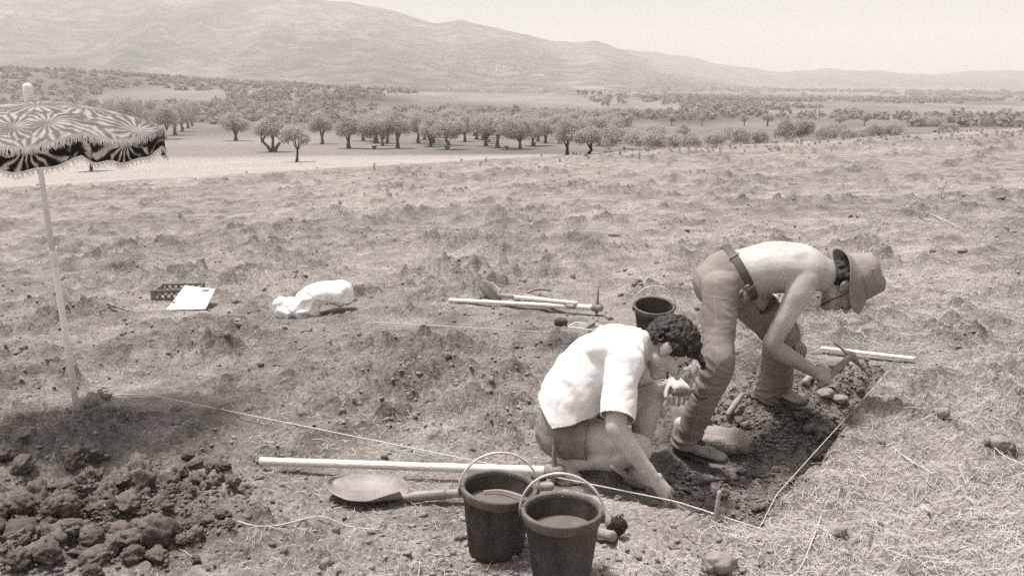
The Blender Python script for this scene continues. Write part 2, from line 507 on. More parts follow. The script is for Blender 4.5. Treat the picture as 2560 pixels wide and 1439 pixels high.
# ================================================================== THE SETTING
# ---- one sheet of ground from underfoot to the horizon
def make_ground():
    th_d = np.linspace(-0.62, 0.62, 650)
    th_s = np.linspace(0.62, 2 * math.pi - 0.62, 60)[1:-1]
    th = np.concatenate([th_d, th_s])
    r1 = np.linspace(0.3, 2.1, 12)
    r2 = np.exp(np.arange(math.log(2.2), math.log(46), 0.0049))
    r3 = np.exp(np.arange(math.log(46.6), math.log(9000), 0.032))
    r = np.concatenate([r1, r2, r3])
    Rg, Tg = np.meshgrid(r, th, indexing='ij')
    X = Rg * np.sin(Tg); Y = Rg * np.cos(Tg)
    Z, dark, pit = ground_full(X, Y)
    nr, nt_ = X.shape
    V = np.stack([X, Y, Z], -1).reshape(-1, 3)
    idx = np.arange(nr * nt_).reshape(nr, nt_)
    a = idx[:-1, :]; b = idx[1:, :]
    F = np.stack([a, np.roll(a, -1, 1), np.roll(b, -1, 1), b], -1).reshape(-1, 4)[:, ::-1]
    # tone of the soil
    x, y = X.ravel(), Y.ravel()
    tone = np.ones_like(x)
    tone *= 1 + 0.14 * fbm2(x * 0.35, y * 0.35, 81, 3) * (1 - sst(60, 120, y))
    tone *= 1 - 0.40 * dark.ravel()  # mounds: darker turned earth, with some shade of their relief painted in
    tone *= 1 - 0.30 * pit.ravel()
    hp = np.exp(-(((x - HEAP_C.x) / 0.62) ** 2 + ((y - HEAP_C.y) / 0.42) ** 2))
    tone *= 1 - 0.5 * hp
    # harrowed pale field below the dig, beyond a ragged edge
    edge = y - (36 + 6 * fbm2(x * 0.04, y * 0.04, 91, 2) + 1.5 * vn2(x * .4, y * .4, 92))
    pale = sst(-2, 3, edge) * (1 - sst(125, 160, y))
    tone = tone * (1 - pale) + pale * (1.3 + 0.10 * fbm2(x * 0.06, y * 0.25, 93, 3))
    far = sst(125, 165, y)
    fld = 0.66 + 0.25 * fbm2(x * 0.010, y * 0.006, 95, 3) + 0.12 * fbm2(x * .05, y * .03, 96, 2)
    tone = tone * (1 - far) + far * fld
    def patch(u0, v0, u1, v1, val, soft=0.15):
        nonlocal tone
        pts = [on_ground(u, v) for u, v in ((u0[0], v0[0]), (u0[1], v0[1]), (u1[1], v1[1]), (u1[0], v1[0]))]
        poly = [Vector((p.x, p.y)) for p in pts]
        sz = min((poly[0] - poly[1]).length, (poly[1] - poly[2]).length)
        w = sst(-soft * sz * .2, soft * sz * .4, poly_in(x, y, poly))
        tone = tone * (1 - w) + val * w
    patch((470, 570), (330, 330), (560, 400), (305, 305), 1.25)
    patch((980, 1330), (262, 276), (1240, 1010), (240, 232), 1.35)
    patch((260, 420), (240, 258), (550, 330), (236, 226), 1.6)
    patch((1620, 2270), (318, 345), (2230, 1640), (338, 303), 1.7)
    patch((1330, 1700), (280, 286), (1700, 1400), (276, 266), 1.45)
    patch((1700, 2100), (262, 290), (2150, 1700), (284, 256), 1.3)
    tone = np.clip(tone, 0.1, 2.0)
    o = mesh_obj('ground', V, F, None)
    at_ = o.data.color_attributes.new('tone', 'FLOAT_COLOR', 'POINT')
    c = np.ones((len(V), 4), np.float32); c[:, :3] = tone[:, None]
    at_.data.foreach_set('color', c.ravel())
    m = bpy.data.materials.new('dry_soil'); m.use_nodes = True
    N, L = m.node_tree.nodes, m.node_tree.links
    b = N['Principled BSDF']; b.inputs['Roughness'].default_value = 1.0; b.inputs['Specular IOR Level'].default_value = 0.08
    tc = N.new('ShaderNodeTexCoord')
    n1 = N.new('ShaderNodeTexNoise'); n1.inputs['Scale'].default_value = 3.0; n1.inputs['Detail'].default_value = 8; n1.inputs['Roughness'].default_value = 0.68
    n2 = N.new('ShaderNodeTexNoise'); n2.inputs['Scale'].default_value = 55.0; n2.inputs['Detail'].default_value = 4; n2.inputs['Roughness'].default_value = 0.7
    L.new(tc.outputs['Object'], n1.inputs['Vector']); L.new(tc.outputs['Object'], n2.inputs['Vector'])
    r1_ = N.new('ShaderNodeValToRGB')
    r1_.color_ramp.elements[0].position = 0.3; r1_.color_ramp.elements[0].color = S(0.13)
    r1_.color_ramp.elements[1].position = 0.7; r1_.color_ramp.elements[1].color = S(0.36)
    L.new(n1.outputs[0], r1_.inputs[0])
    r2_ = N.new('ShaderNodeValToRGB')
    r2_.color_ramp.elements[0].position = 0.28; r2_.color_ramp.elements[0].color = (0.45, 0.44, 0.43, 1)
    r2_.color_ramp.elements[1].position = 0.72; r2_.color_ramp.elements[1].color = (1.38, 1.38, 1.38, 1)
    L.new(n2.outputs[0], r2_.inputs[0])
    mx = N.new('ShaderNodeMix'); mx.data_type = 'RGBA'; mx.blend_type = 'MULTIPLY'; mx.inputs[0].default_value = 1
    L.new(r1_.outputs[0], mx.inputs[6]); L.new(r2_.outputs[0], mx.inputs[7])
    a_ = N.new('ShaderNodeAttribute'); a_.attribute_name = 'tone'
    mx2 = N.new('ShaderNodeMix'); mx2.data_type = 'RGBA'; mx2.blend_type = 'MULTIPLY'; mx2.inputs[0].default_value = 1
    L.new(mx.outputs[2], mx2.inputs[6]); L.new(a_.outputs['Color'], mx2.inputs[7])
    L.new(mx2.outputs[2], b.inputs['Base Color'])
    bp = N.new('ShaderNodeBump'); bp.inputs['Strength'].default_value = 1.0; bp.inputs['Distance'].default_value = 0.02
    n3 = N.new('ShaderNodeTexNoise'); n3.inputs['Scale'].default_value = 38.0; n3.inputs['Detail'].default_value = 6; n3.inputs['Roughness'].default_value = 0.65
    L.new(tc.outputs['Object'], n3.inputs['Vector'])
    n4 = N.new('ShaderNodeTexNoise'); n4.inputs['Scale'].default_value = 10.0; n4.inputs['Detail'].default_value = 4; n4.inputs['Roughness'].default_value = 0.6
    L.new(tc.outputs['Object'], n4.inputs['Vector'])
    bp2 = N.new('ShaderNodeBump'); bp2.inputs['Strength'].default_value = 0.9; bp2.inputs['Distance'].default_value = 0.05
    L.new(n4.outputs[0], bp2.inputs['Height']); L.new(bp2.outputs[0], bp.inputs['Normal'])
    L.new(n3.outputs[0], bp.inputs['Height']); L.new(bp.outputs[0], b.inputs['Normal'])
    o.data.materials.append(m)
    tag(o, 'rough ploughed field of dry soil sloping away to the valley', None, None, 'structure')
    return o
GROUND = make_ground()

# ---- mountains behind the valley
def mountain(name, label, prof, y0, y1, y2, seed, lo, hi, base=-19):
    us = np.array([p[0] for p in prof], float); vs = np.array([p[1] for p in prof], float)
    u = np.linspace(-900, 3500, 420)
    vv = np.interp(u, us, vs) + 3.0 * fbm2(u * 0.02, u * 0 + seed, seed, 3)
    k = []
    for a, b in zip(u, vv):
        d = ray(a, b); k.append((d.x / d.y, d.z / d.y))
    k = np.array(k)
    ys = np.concatenate([np.linspace(y0, y1, 90), np.linspace(y1, y2, 24)[1:]])
    V = []; T = []
    for y in ys:
        x = k[:, 0] * y
        zr = CAMZ + k[:, 1] * y1
        if y <= y1:
            t = (y - y0) / (y1 - y0)
            f = t ** 1.35 * (1 - 0.0) 
            f = f * (1 - .12 * math.sin(math.pi * t))
        else:
            f = 1 - 0.6 * ((y - y1) / (y2 - y1)) ** 1.2
            t = 1
        rel = 0.10 * math.sin(math.pi * min(t, 1)) * (fbm2(k[:, 0] * 12 + 3, np.full_like(x, y / 1500.), seed + 3, 3) + .5 * np.abs(fbm2(k[:, 0] * 26 + 1.2 * vn2(k[:, 0] * 5, np.full_like(x, y / 500.), 7), np.full_like(x, y / 2600.), seed + 9, 2)))
        z = base + (zr - base) * np.clip(f + rel * (0.45 + .55 * t), 0, 1.0 if t > .97 else 0.985)
        V.append(np.stack([x, np.full_like(x, y), z], -1))
        tn = 0.8 + 0.28 * fbm2(x / 150., z / 75., seed + 20, 4, .65)
        tn = tn + 0.5 * (1 - sst(0.0, 0.34, np.full_like(x, t))) * sst(0.05, 0.45, fbm2(x / 210., z / 40., seed + 30, 3))
        T.append(tn)
    V = np.array(V); n, m_, _ = V.shape
    idx = np.arange(n * m_).reshape(n, m_)
    F = np.stack([idx[:-1, :-1], idx[:-1, 1:], idx[1:, 1:], idx[1:, :-1]], -1).reshape(-1, 4)
    mt = mat(name + '_scrub', lo, hi, scale=0.016, detail=14, contrast=(.42, .6), bump=0.8, bscale=0.06, dist=14, attr='tone', rough=1, spec=0.05)
    o = mesh_obj(name, V.reshape(-1, 3), F, mt)
    at_ = o.data.color_attributes.new('tone', 'FLOAT_COLOR', 'POINT')
    c = np.ones((n * m_, 4), np.float32); c[:, :3] = np.clip(np.array(T).reshape(-1, 1), 0.3, 2)
    at_.data.foreach_set('color', c.ravel())
    tag(o, label, None, None, 'structure')
    HILLV[name] = V.reshape(-1, 3)[: 62 * m_]
    return o
HILLV = {}
mountain('mountain', 'long scrub covered mountain flank falling from upper left to the right',
         [(-900, -130), (0, -75), (300, -55), (560, -28), (700, -10), (830, 3), (930, 14), (1000, 32), (1090, 60), (1150, 50), (1230, 66), (1300, 86), (1380, 103), (1440, 106), (1490, 102), (1545, 122), (1620, 150), (1700, 176), (1800, 203), (1900, 218), (2000, 228), (2150, 232), (2300, 238), (2560, 240), (3500, 240)],
         1500, 3100, 4200, 100, 0.07, 0.17)
mountain('distant_ridge', 'paler far ridge behind the mountain, level towards the right edge',
         [(-900, 120), (1400, 120), (1560, 124), (1640, 130), (1700, 140), (1760, 152), (1850, 168), (1950, 181), (2000, 178), (2080, 170), (2150, 177), (2230, 180), (2320, 186), (2400, 178), (2480, 174), (2560, 177), (3500, 150)],
         2700, 4100, 5600, 200, 0.06, 0.13)

mountain('foothill', 'low hazy foothill closing the valley on the right',
         [(-900, 330), (1200, 330), (1400, 292), (1550, 268), (1700, 252), (1900, 243), (2100, 238), (2300, 230), (2560, 226), (3500, 215)],
         800, 2000, 2600, 300, 0.09, 0.20)
# ---- haze over the valley
hz = bpy.data.materials.new('haze_air'); hz.use_nodes = True
hn, hl = hz.node_tree.nodes, hz.node_tree.links
hn.clear()
ho = hn.new('ShaderNodeOutputMaterial'); hv = hn.new('ShaderNodeVolumePrincipled')
hv.inputs['Color'].default_value = (0.975, 0.947, 0.925, 1)
hv.inputs['Density'].default_value = 0.00031
hv.inputs['Anisotropy'].default_value = 0.0
hl.new(hv.outputs[0], ho.inputs['Volume'])
hb = MB(); hb.add(*box((0, 0, 215), XYZ, (9800, 9800, 245)))
hazeo = hb.build('haze', hz, None, False)
tag(hazeo, 'warm summer haze filling the valley', None, None, 'stuff')
# ================================================================== TREES AND FAR THINGS
BARK = mat('olive_bark', 0.05, 0.12, scale=3, bump=0.6, bscale=9, rough=0.95)
LEAF = mat('olive_leaf', 0.34, 0.5, scale=0.9, rough=0.8, spec=0.3, contrast=(0.3, 0.7))
LEAF_D = mat('scrub_leaf', 0.20, 0.32, scale=0.5, rough=0.85, spec=0.2)

for _m in (LEAF, LEAF_D):
    _N, _L = _m.node_tree.nodes, _m.node_tree.links
    _b = _N['Principled BSDF']; _t = _N.new('ShaderNodeBsdfTranslucent'); _x = _N.new('ShaderNodeMixShader'); _x.inputs[0].default_value = 0.4
    _L.new(_b.inputs['Base Color'].links[0].from_socket, _t.inputs['Color'])
    _L.new(_b.outputs[0], _x.inputs[1]); _L.new(_t.outputs[0], _x.inputs[2]); _L.new(_x.outputs[0], _N['Material Output'].inputs['Surface'])
def cards(C, Nrm, size, rng, jitter=0.7, aspect=0.55):
    """small bent leaf sprays at C facing roughly Nrm; returns V (n*4,3), F (n,4)"""
    n = len(C)
    d = Nrm + jitter * rng.normal(size=(n, 3)); d /= np.linalg.norm(d, axis=1)[:, None] + 1e-9
    r = rng.normal(size=(n, 3)); a = np.cross(d, r); a /= np.linalg.norm(a, axis=1)[:, None] + 1e-9
    b = np.cross(d, a)
    s = size * rng.uniform(0.6, 1.3, size=(n, 1))
    a = a * s; b = b * s * aspect
    V = np.stack([C - a, C - b + 0.15 * d * s, C + a, C + b - 0.1 * d * s], 1).reshape(-1, 3)
    F = np.arange(4 * n).reshape(-1, 4)
    return V, F

def crown_mesh(seed, w, h, lobes, per, size):
    """crown of unit layout: width w, height h, centred at 0"""
    rng = np.random.default_rng(seed)
    Cs = []; Ns = []
    cen = []
    for i in range(lobes):
        th = 2 * math.pi * i / lobes * 1.618 * 1.0 + rng.uniform(0, 1)
        rr = math.sqrt((i + 0.5) / lobes) * 0.62
        c = np.array([math.cos(th) * rr * w / 2, math.sin(th) * rr * w / 2, (0.26 * (1 - rr * rr * 1.6) + rng.uniform(-0.2, 0.16)) * h])
        lr = np.array([w * rng.uniform(0.17, 0.25), w * rng.uniform(0.17, 0.25), h * rng.uniform(0.24, 0.34)])
        cen.append(c)
        d = rng.normal(size=(per, 3)); d /= np.linalg.norm(d, axis=1)[:, None]
        k = rng.uniform(0.4, 1.0, size=(per, 1)) + (rng.random((per, 1)) < .12) * .22
        P = c + d * lr * k
        P[:, 2] = np.maximum(P[:, 2], -0.46 * h + 0.1 * h * rng.random(per))
        Cs.append(P); Ns.append(d)
    V, F = cards(np.concatenate(Cs), np.concatenate(Ns), size, rng)
    return V, F, cen
def trunk_mesh(seed, th, tr, cen, cz, stems=1, lean=(0, 0)):
    rng = np.random.default_rng(seed + 500)
    mb = MB()
    fork = np.array([lean[0], lean[1], th])
    if stems == 1:
        mb.add(*loft([((0, 0, -0.25), tr * 1.7), ((0.02, 0, 0.12), tr * 1.35), ((lean[0] * .4 + .05, lean[1] * .4, th * .5), tr), (tuple(fork), tr * 0.85)], ring=9))
        forks = [fork]
    else:
        forks = []
        for s in range(stems):
            q = np.array([(s - (stems - 1) / 2) * (1.2 if th > 1 else .3) + rng.uniform(-.1, .1), rng.uniform(-.3, .3), th * rng.uniform(1, 1.2)])
            mb.add(*loft([((0.12 * (s - .5), 0, -0.25), tr * 1.3), (q * .45 + np.array([0, 0, 0.05]), tr * .8), (q, tr * 0.6)], ring=8)); forks.append(q)
    for i, c in enumerate(cen[:6] if th > .6 else []):
        f = forks[i % len(forks)]
        e = c + np.array([0, 0, cz])
        mid = (f + e) / 2 + rng.normal(size=3) * 0.12
        mb.add(*loft([(f - np.array([0, 0, .1]), tr * .6), (mid, tr * .38), (e, tr * .15)], ring=6))
    return mb

TREEKINDS = []
def tree_kind(seed, w, h, th, tr, lobes=9, per=640, size=0.125, stems=1, lean=(0, 0)):
    """a tree of total height th+h: meshes with origin at the foot"""
    V, F, cen = crown_mesh(seed, w, h, lobes, per, size)
    cz = th + h * 0.46
    V = V + np.array([0, 0, cz])
    co = mesh_obj('crown', V, F, LEAF, None, smooth=False)
    tm = trunk_mesh(seed, th, tr, cen, cz, stems, lean).build('trunk', BARK)
    k = (co.data, tm.data, th + h * 0.96, w)
    bpy.data.objects.remove(co); bpy.data.objects.remove(tm)
    TREEKINDS.append(k)
    return k
K_ROUND = tree_kind(1, 6.0, 4.4, 1.05, 0.30, lobes=11)
K_WIDE = tree_kind(2, 6.8, 4.2, 1.1, 0.32, lobes=13)
K_TALL = tree_kind(3, 5.2, 4.8, 1.05, 0.26, lobes=10)
K_TWO = tree_kind(4, 5.6, 3.9, 1.4, 0.26, stems=3, lobes=11)
K_SMALL = tree_kind(5, 4.4, 2.6, 1.5, 0.15, lobes=8, per=420, size=0.13, lean=(0.15, 0))
K_LEAN = tree_kind(6, 5.6, 4.2, 0.9, 0.24, lobes=11, lean=(0.5, 0))
K_BUSH = tree_kind(7, 5.2, 3.6, 0.35, 0.16, lobes=9, stems=3)
K_BUSH2 = tree_kind(8, 6.0, 3.2, 0.3, 0.16, lobes=10, stems=3)

def plant(kind, p, height, label, group=None, rz=0.0, wide=1.0, name='olive_tree', cat='tree', sink=0.0):
    t = thing(name, label, cat, (p.x, p.y, p.z - sink), group)
    s = height / kind[2]
    t.scale = (s * wide, s * wide, s)
    t.rotation_euler.z = rz
    for nm, me in (('trunk', kind[1]), ('crown', kind[0])):
        o = bpy.data.objects.new(nm, me); COL.objects.link(o); o.parent = t
    return t
def plant_px(kind, u, v, top, w, label, group=None, rz=None, name='olive_tree', cat='tree'):
    p = on_ground(u, v, True)
    m = mpp(p)
    h = (v - top) * m
    wide = (w * m) / (kind[3] * h / kind[2])
    return plant(kind, p, h, label, group, random.uniform(0, 6.28) if rz is None else rz, wide, name, cat)

plant_px(K_SMALL, 742, 405, 322, 90, 'small lone olive tree standing forward on the pale field', rz=0.2)
plant_px(K_SMALL, 228, 428, 345, 100, 'lone tree mostly hidden behind the parasol, its trunk below the fringe', rz=1.2)
plant_px(K_TWO, 682, 380, 290, 104, 'olive tree with forked trunk just behind the small lone tree', rz=0.0)
plant_px(K_ROUND, 590, 352, 286, 88, 'round olive tree at the left end of the grove, beside the open lane')
ROW = [(806, 360, 285, 74, K_TALL), (872, 371, 289, 96, K_ROUND), (908, 352, 290, 70, K_TALL), (942, 358, 288, 70, K_TALL),
       (969, 359, 290, 66, K_ROUND), (994, 371, 284, 92, K_TALL), (1046, 358, 286, 76, K_ROUND), (1078, 362, 288, 76, K_WIDE),
       (1122, 363, 284, 88, K_LEAN), (1162, 354, 292, 70, K_ROUND), (1208, 350, 292, 76, K_ROUND), (1244, 369, 292, 98, K_WIDE), (1300, 372, 302, 80, K_ROUND),
       (1332, 366, 304, 70, K_ROUND), (1364, 358, 306, 74, K_TALL), (1418, 388, 304, 88, K_ROUND), (1470, 386, 318, 100, K_LEAN)]
ORD = ['first', 'second', 'third', 'fourth', 'fifth', 'sixth', 'seventh', 'eighth', 'ninth', 'tenth', 'eleventh', 'twelfth', 'thirteenth', 'fourteenth', 'fifteenth', 'sixteenth', 'seventeenth']
for i, (u, v, t, w, k) in enumerate(ROW):
    plant_px(k, u, v, t, w, 'olive tree, %s from the left along the grove front right of the lone tree' % ORD[i], 'olive trees along the front of the grove')
# the dense row beyond the parasol, running away along the lane
for i, (u, v, t, w) in enumerate([(415, 348, 262, 100), (438, 338, 262, 84), (456, 329, 260, 70), (470, 321, 258, 60), (480, 315, 257, 52), (330, 345, 252, 100), (380, 340, 258, 80), (290, 340, 250, 80), (240, 338, 250, 80)]):
    plant_px(K_WIDE if i % 2 else K_ROUND, u, v, t, w, ('dark olive tree of the row beside the open lane, %s from the near end' % ORD[i]) if i < 5 else ('olive tree half hidden behind the parasol top, %s from the left' % {5: 'third', 6: 'fourth', 7: 'second', 8: 'first'}[i]), 'olive trees of the dense row by the lane')
# bushy trees rising over the field edge on the right
for i, (u, v, t, w) in enumerate([(1530, 384, 322, 84), (1592, 384, 330, 78), (1640, 384, 334, 84), (1690, 384, 338, 74), (1730, 378, 338, 66), (1795, 372, 336, 66), (1850, 366, 332, 60), (1900, 360, 330, 50), (1960, 362, 328, 70), (2010, 360, 328, 66), (2062, 360, 332, 60), (2120, 354, 336, 46), (2185, 350, 334, 44)]):
    d = ray(u, v); Y = random.uniform(95, 150) if u < 1760 else random.uniform(75, 110)
    p = at(u, t, Y); h = random.uniform(3.4, 4.4)
    zb = gz(p.x, p.y); h = max(p.z - zb, 2.2)
    m = mpp(p)
    k = K_BUSH if i % 2 else K_BUSH2
    plant(k, Vector((p.x, p.y, zb)), h, 'bushy olive tree showing above the field edge, %s from the left' % ORD[i], 'bushy trees beyond the right field edge', random.uniform(0, 6), (w * m * 1.15) / (k[3] * h / k[2]), 'bushy_tree', 'tree')

# grove behind the front row: every tree its own object
n_g = 0
gr = random.Random(3)
lane_a = on_ground(520, 350); lane_b = on_ground(500, 300)
for row in range(13):
    y = 182 + row * 13.5
    x = -0.14 * y
    while x < 0.56 * y and n_g < 235:
        xx = x + gr.uniform(-2, 2); yy = y + gr.uniform(-3, 3)
        x += gr.uniform(10.5, 14)
        u = 1280 + xx / (yy * CP + 14 * SP) * FPX
        if 1560 < u < 2300 and 225 < yy < 335: continue
        if 1560 < u and yy <= 225 and gr.random() < 0.6: continue
        if u > 1300 and gr.random() < 0.28: continue
        if u > 2380: continue
        zz = gz(xx, yy)
        plant(gr.choice([K_ROUND, K_WIDE, K_TALL, K_BUSH]), Vector((xx, yy, zz)), (gr.uniform(4.4, 6.0) if u < 1560 else gr.uniform(3.2, 4.4)), 'olive tree crowded among the back rows of the grove', 'olive trees in the back rows of the grove', gr.uniform(0, 6), gr.uniform(0.95, 1.25))
        n_g += 1

# far scrub and orchards that read as one mass
def scrub():
    rng = np.random.default_rng(12)
    Vs = []; Fs = []; off = 0
    n = 0
    while n < 3200:
        y = 330 + 1200 * rng.random() ** 1.3
        x = (rng.random() * 1.5 - 0.75) * y
        den = -.1 + 1.5 * fbm2(np.array([x * 0.008]), np.array([y * 0.005]), 301, 3)[0]
        hill = math.exp(-(((x + 420) / 260) ** 2 + ((y - 760) / 170) ** 2))
        den += 0.9 * hill + (.45 if -.36 < x / y < .12 else .1)
        u = 1280 + x / (y * CP) * FPX; 
        if rng.random() > den: continue
        z = float(base_h(x, y)); v = 719.5 + FPX * math.tan(math.atan2(CAMZ - z, y) - PITCH)
        if (960 < u < 1340 and 234 < v < 276) or (250 < u < 560 and 226 < v < 259) or (1330 < u < 1700 and 264 < v < 288) or (1620 < u < 2280 and 300 < v < 346): continue
        z = float(base_h(x, y))
        w = rng.uniform(2.2, 4.2) * (1 + (y > 800) * .5); h = rng.uniform(1.8, 3.2)
        d = rng.normal(size=(26, 3)); d /= np.linalg.norm(d, axis=1)[:, None]; d[:, 2] = np.abs(d[:, 2])
        C = np.array([x, y, z]) + d * np.array([w, w, h * 1.4]) * rng.uniform(.6, 1, size=(26, 1))
        V, F = cards(C, d, 1.25, rng, 0.5, 0.7)
        Vs.append(V); Fs.append(F + off); off += len(V); n += 1
    for nm, cnt in (('mountain', 2600), ('distant_ridge', 900)):
        H = HILLV[nm]; q = H[rng.integers(0, len(H), cnt)] + rng.normal(size=(cnt, 3)) * np.array([6, 6, 0])
        q = q[(vn2(q[:, 0] / 140., q[:, 2] / 45., 88) + rng.uniform(-.6, .6, len(q))) > -.05]
        for c in q:
            d = rng.normal(size=(7, 3)); d /= np.linalg.norm(d, axis=1)[:, None]; d[:, 2] = np.abs(d[:, 2])
            V, F = cards(c + d * np.array([5, 5, 4.]), d, 4.2, rng, .5, .8); Vs.append(V); Fs.append(F + off); off += len(V)
    o = mesh_obj('distant_scrub', np.concatenate(Vs), np.concatenate(Fs), LEAF_D, None, False)
    tag(o, 'far orchards and scrub merging into one mass across the valley', None, None, 'stuff')
scrub()
# vineyard rows on the slope left of the centre
for i in range(15):
    u0 = 498 + i * 18
    a = on_ground(u0, 284 + i * 0.5); b = on_ground(u0 + 62 - i * 1.0, 253 + i * 1.2)
    rng = np.random.default_rng(900 + i)
    n = 120
    t = rng.random(n)[:, None]
    P = np.array([list(a)]) * (1 - t) + np.array([list(b)]) * t
    P[:, 2] = base_h(P[:, 0], P[:, 1]) + rng.uniform(0.3, 2.0, n)
    P[:, :2] += rng.normal(size=(n, 2)) * 0.5
    V, F = cards(P, np.tile([[0, -.3, .7]], (n, 1)), 0.95, rng, 0.6, 0.7)
    mbv = MB(); aa = a.copy(); bb = b.copy()
    mbv.add(*tube([aa + Vector((0, 0, .9)), (aa + bb) / 2 + Vector((0, 0, float(base_h((aa.x + bb.x) / 2, (aa.y + bb.y) / 2)) - (aa.z + bb.z) / 2 + .9)), bb + Vector((0, 0, .9))], 0.35))
    o = mbv.build('vine_row', LEAF_D)
    fo = mesh_obj('foliage', V, F, LEAF_D, o, False); fo['kind'] = 'stuff'
    tag(o, 'vineyard row on the far slope, %s from the left' % (ORD[i]), 'vineyard row', 'rows of the far vineyard')

# whitewashed houses at the foot of the mountain
HWALL = mat('limewash', 0.62, 0.8, scale=0.4, rough=0.9)
HROOF = mat('roof_tile', 0.22, 0.3, scale=0.6, rough=0.9)
HDOOR = mat('dark_opening', 0.05)
def house(u, v, wpx, hpx, label, Y, rz=0.1):
    p = at(u, v, Y)
    m = mpp(p); w = wpx * m; h = hpx * m; dp = w * 0.7
    t = thing('farmhouse', label, 'house', p, 'houses at the foot of the mountain')
    wl = MB(); wl.add(*box((0, 0, h / 2 - 3), XYZ, (w / 2, dp / 2, h / 2 + 3)))
    o = wl.build('wall', HWALL, None, False); o.parent = t
    V = [(-w * .54, -dp * .56, h), (w * .54, -dp * .56, h), (w * .54, dp * .56, h), (-w * .54, dp * .56, h), (-w * .54, 0, h * 1.35), (w * .54, 0, h * 1.35)]
    r = mesh_obj('roof', V, [(0, 1, 5, 4), (2, 3, 4, 5), (1, 2, 5), (3, 0, 4), (3, 2, 1, 0)], HROOF, None, False); r.parent = t
    dm = MB(); dm.add(*box((w * .1, -dp / 2 - 0.05, h * .25), XYZ, (w * .07, 0.06, h * .25)))
    dm = dm.build('door', HDOOR, None, False); dm.parent = t
    for k in (-.3, .32):
        wm = MB(); wm.add(*box((w * k, -dp / 2 - 0.05, h * .6), XYZ, (w * .06, 0.05, h * .12)))
        q = wm.build('window', HDOOR, None, False); q.parent = t
    t.rotation_euler.z = rz
for i, (u, v, w, h, l) in enumerate([(1352, 203, 16, 12, 'tallest white house in the hamlet below the mountain'), (1336, 196, 20, 6, 'long low white house just left of the tallest one'),
        (1408, 240, 9, 12, 'narrow white house beside the dark copse'), (1324, 233, 40, 4, 'long white shed left of the dark copse'), (1508, 227, 24, 5, 'white shed right of the dark copse'),
        (1246, 170, 11, 5, 'small pale house high on the slope, left of its pair'), (1262, 173, 10, 5, 'small pale house high on the slope, right of its pair'), (978, 208, 20, 6, 'pale house alone at the left, above the sloping field'),
        (1542, 210, 14, 4, 'pale house farthest right in the hamlet'), (1392, 206, 14, 6, 'pale house right of the tallest white house')]):
    house(u, v, w, h, l, 1450 if v > 215 else 1900, 0.15 * (i % 3))
# dark copse by the hamlet
for i, (u, v, t, w) in enumerate([(1462, 252, 226, 34), (1482, 256, 231, 30), (1500, 260, 240, 24), (1445, 252, 234, 22)]):
    p = at(u, v, 760); p.z = float(base_h(p.x, p.y)); m = mpp(p)
    plant(K_BUSH if i % 2 else K_BUSH2, p, max((CAMZ + (ray(u, t).z / ray(u, t).y) * p.y) - p.z, 5), 'tree in the dark copse below the white hamlet, %s from the left' % ['second', 'third', 'last', 'first'][i], 'trees of the dark copse', i, (w * m) / (6 * 2.2), 'copse_tree')
# slender pale posts across the valley
PALE = mat('pale_post', 0.55, 0.7, scale=4)
for (u, v, t, l) in [(2046, 274, 252, 'pale utility pole beyond the trees on the right'), (2285, 296, 278, 'thin pole nearer the right edge above the far field')]:
    p = at(u, v, 380); p.z = float(base_h(p.x, p.y)); top = at(u, t, 380)
    m = MB(); m.add(*tube([p, (p + top) / 2, top], [0.28, 0.2])); m.add(*box(top - Vector((0, 0, .5)), XYZ, (0.9, 0.09, 0.09)))
    tag(m.build('utility_pole', PALE), l, 'pole')
# ================================================================== TOOLS AND SMALL THINGS
WOOD_W = mat('pale_ash_wood', 0.55, 0.72, scale=14, stretch=(1, 8, 8), bump=0.15, bscale=40, rough=0.6)
WOOD_D = mat('worn_dark_wood', 0.16, 0.26, scale=16, bump=0.3, bscale=40, rough=0.7)
WOOD_M = mat('worn_mid_wood', 0.2, 0.31, scale=16, bump=0.3, bscale=40, rough=0.7)
IRON = mat('dusty_iron', 0.13, 0.24, scale=9, bump=0.35, bscale=50, rough=0.65, spec=0.4)
STEEL = mat('dusty_steel', 0.15, 0.24, scale=7, bump=0.2, bscale=30, rough=0.5, spec=0.5)
RUBBER = mat('black_rubber', 0.022, 0.11, scale=7, detail=9, stretch=(1, 1, 0.45), bump=0.45, bscale=26, rough=0.7, spec=0.3, contrast=(0.38, 0.78))
RIMDUST = mat('dusty_rubber_rim', 0.075, 0.14, scale=16, bump=0.2, bscale=40, rough=0.7)
WIRE = mat('galvanised_wire', 0.45, 0.6, scale=20, rough=0.4, spec=0.5)
SOILIN = mat('muddy_water', 0.13, 0.19, scale=9, bump=0.02, bscale=12, rough=0.04, spec=0.6)
WHITE = mat('white_plastic', 0.72, 0.84, scale=5, bump=0.1, bscale=8, rough=0.5)
BRIST = mat('dark_bristle', 0.02, 0.05, scale=40, rough=0.9)
CORD = mat('pale_cord', 0.48, 0.6, scale=60, rough=0.9)
CRATE = mat('dark_crate_plastic', 0.17, 0.24, scale=6, rough=0.6)
STRAWM = mat('dry_straw', 0.32, 0.56, scale=9, rough=0.75, spec=0.2, contrast=(0.3, 0.7))

def V3(*a): return np.array(a, float)
def lathe(prof, seg=48):
    V = []; F = []
    n = len(prof)
    for (r, z) in prof:
        for j in range(seg):
            a = 2 * math.pi * j / seg
            V.append((r * math.cos(a), r * math.sin(a), z))
    for i in range(n - 1):
        for j in range(seg):
            F.append((i * seg + j, i * seg + (j + 1) % seg, (i + 1) * seg + (j + 1) % seg, (i + 1) * seg + j))
    return np.array(V), F
def disc_fan(V, F, ring0, seg, flip=False):
    f = tuple(range(ring0, ring0 + seg))
    F.append(f[::-1] if flip else f)

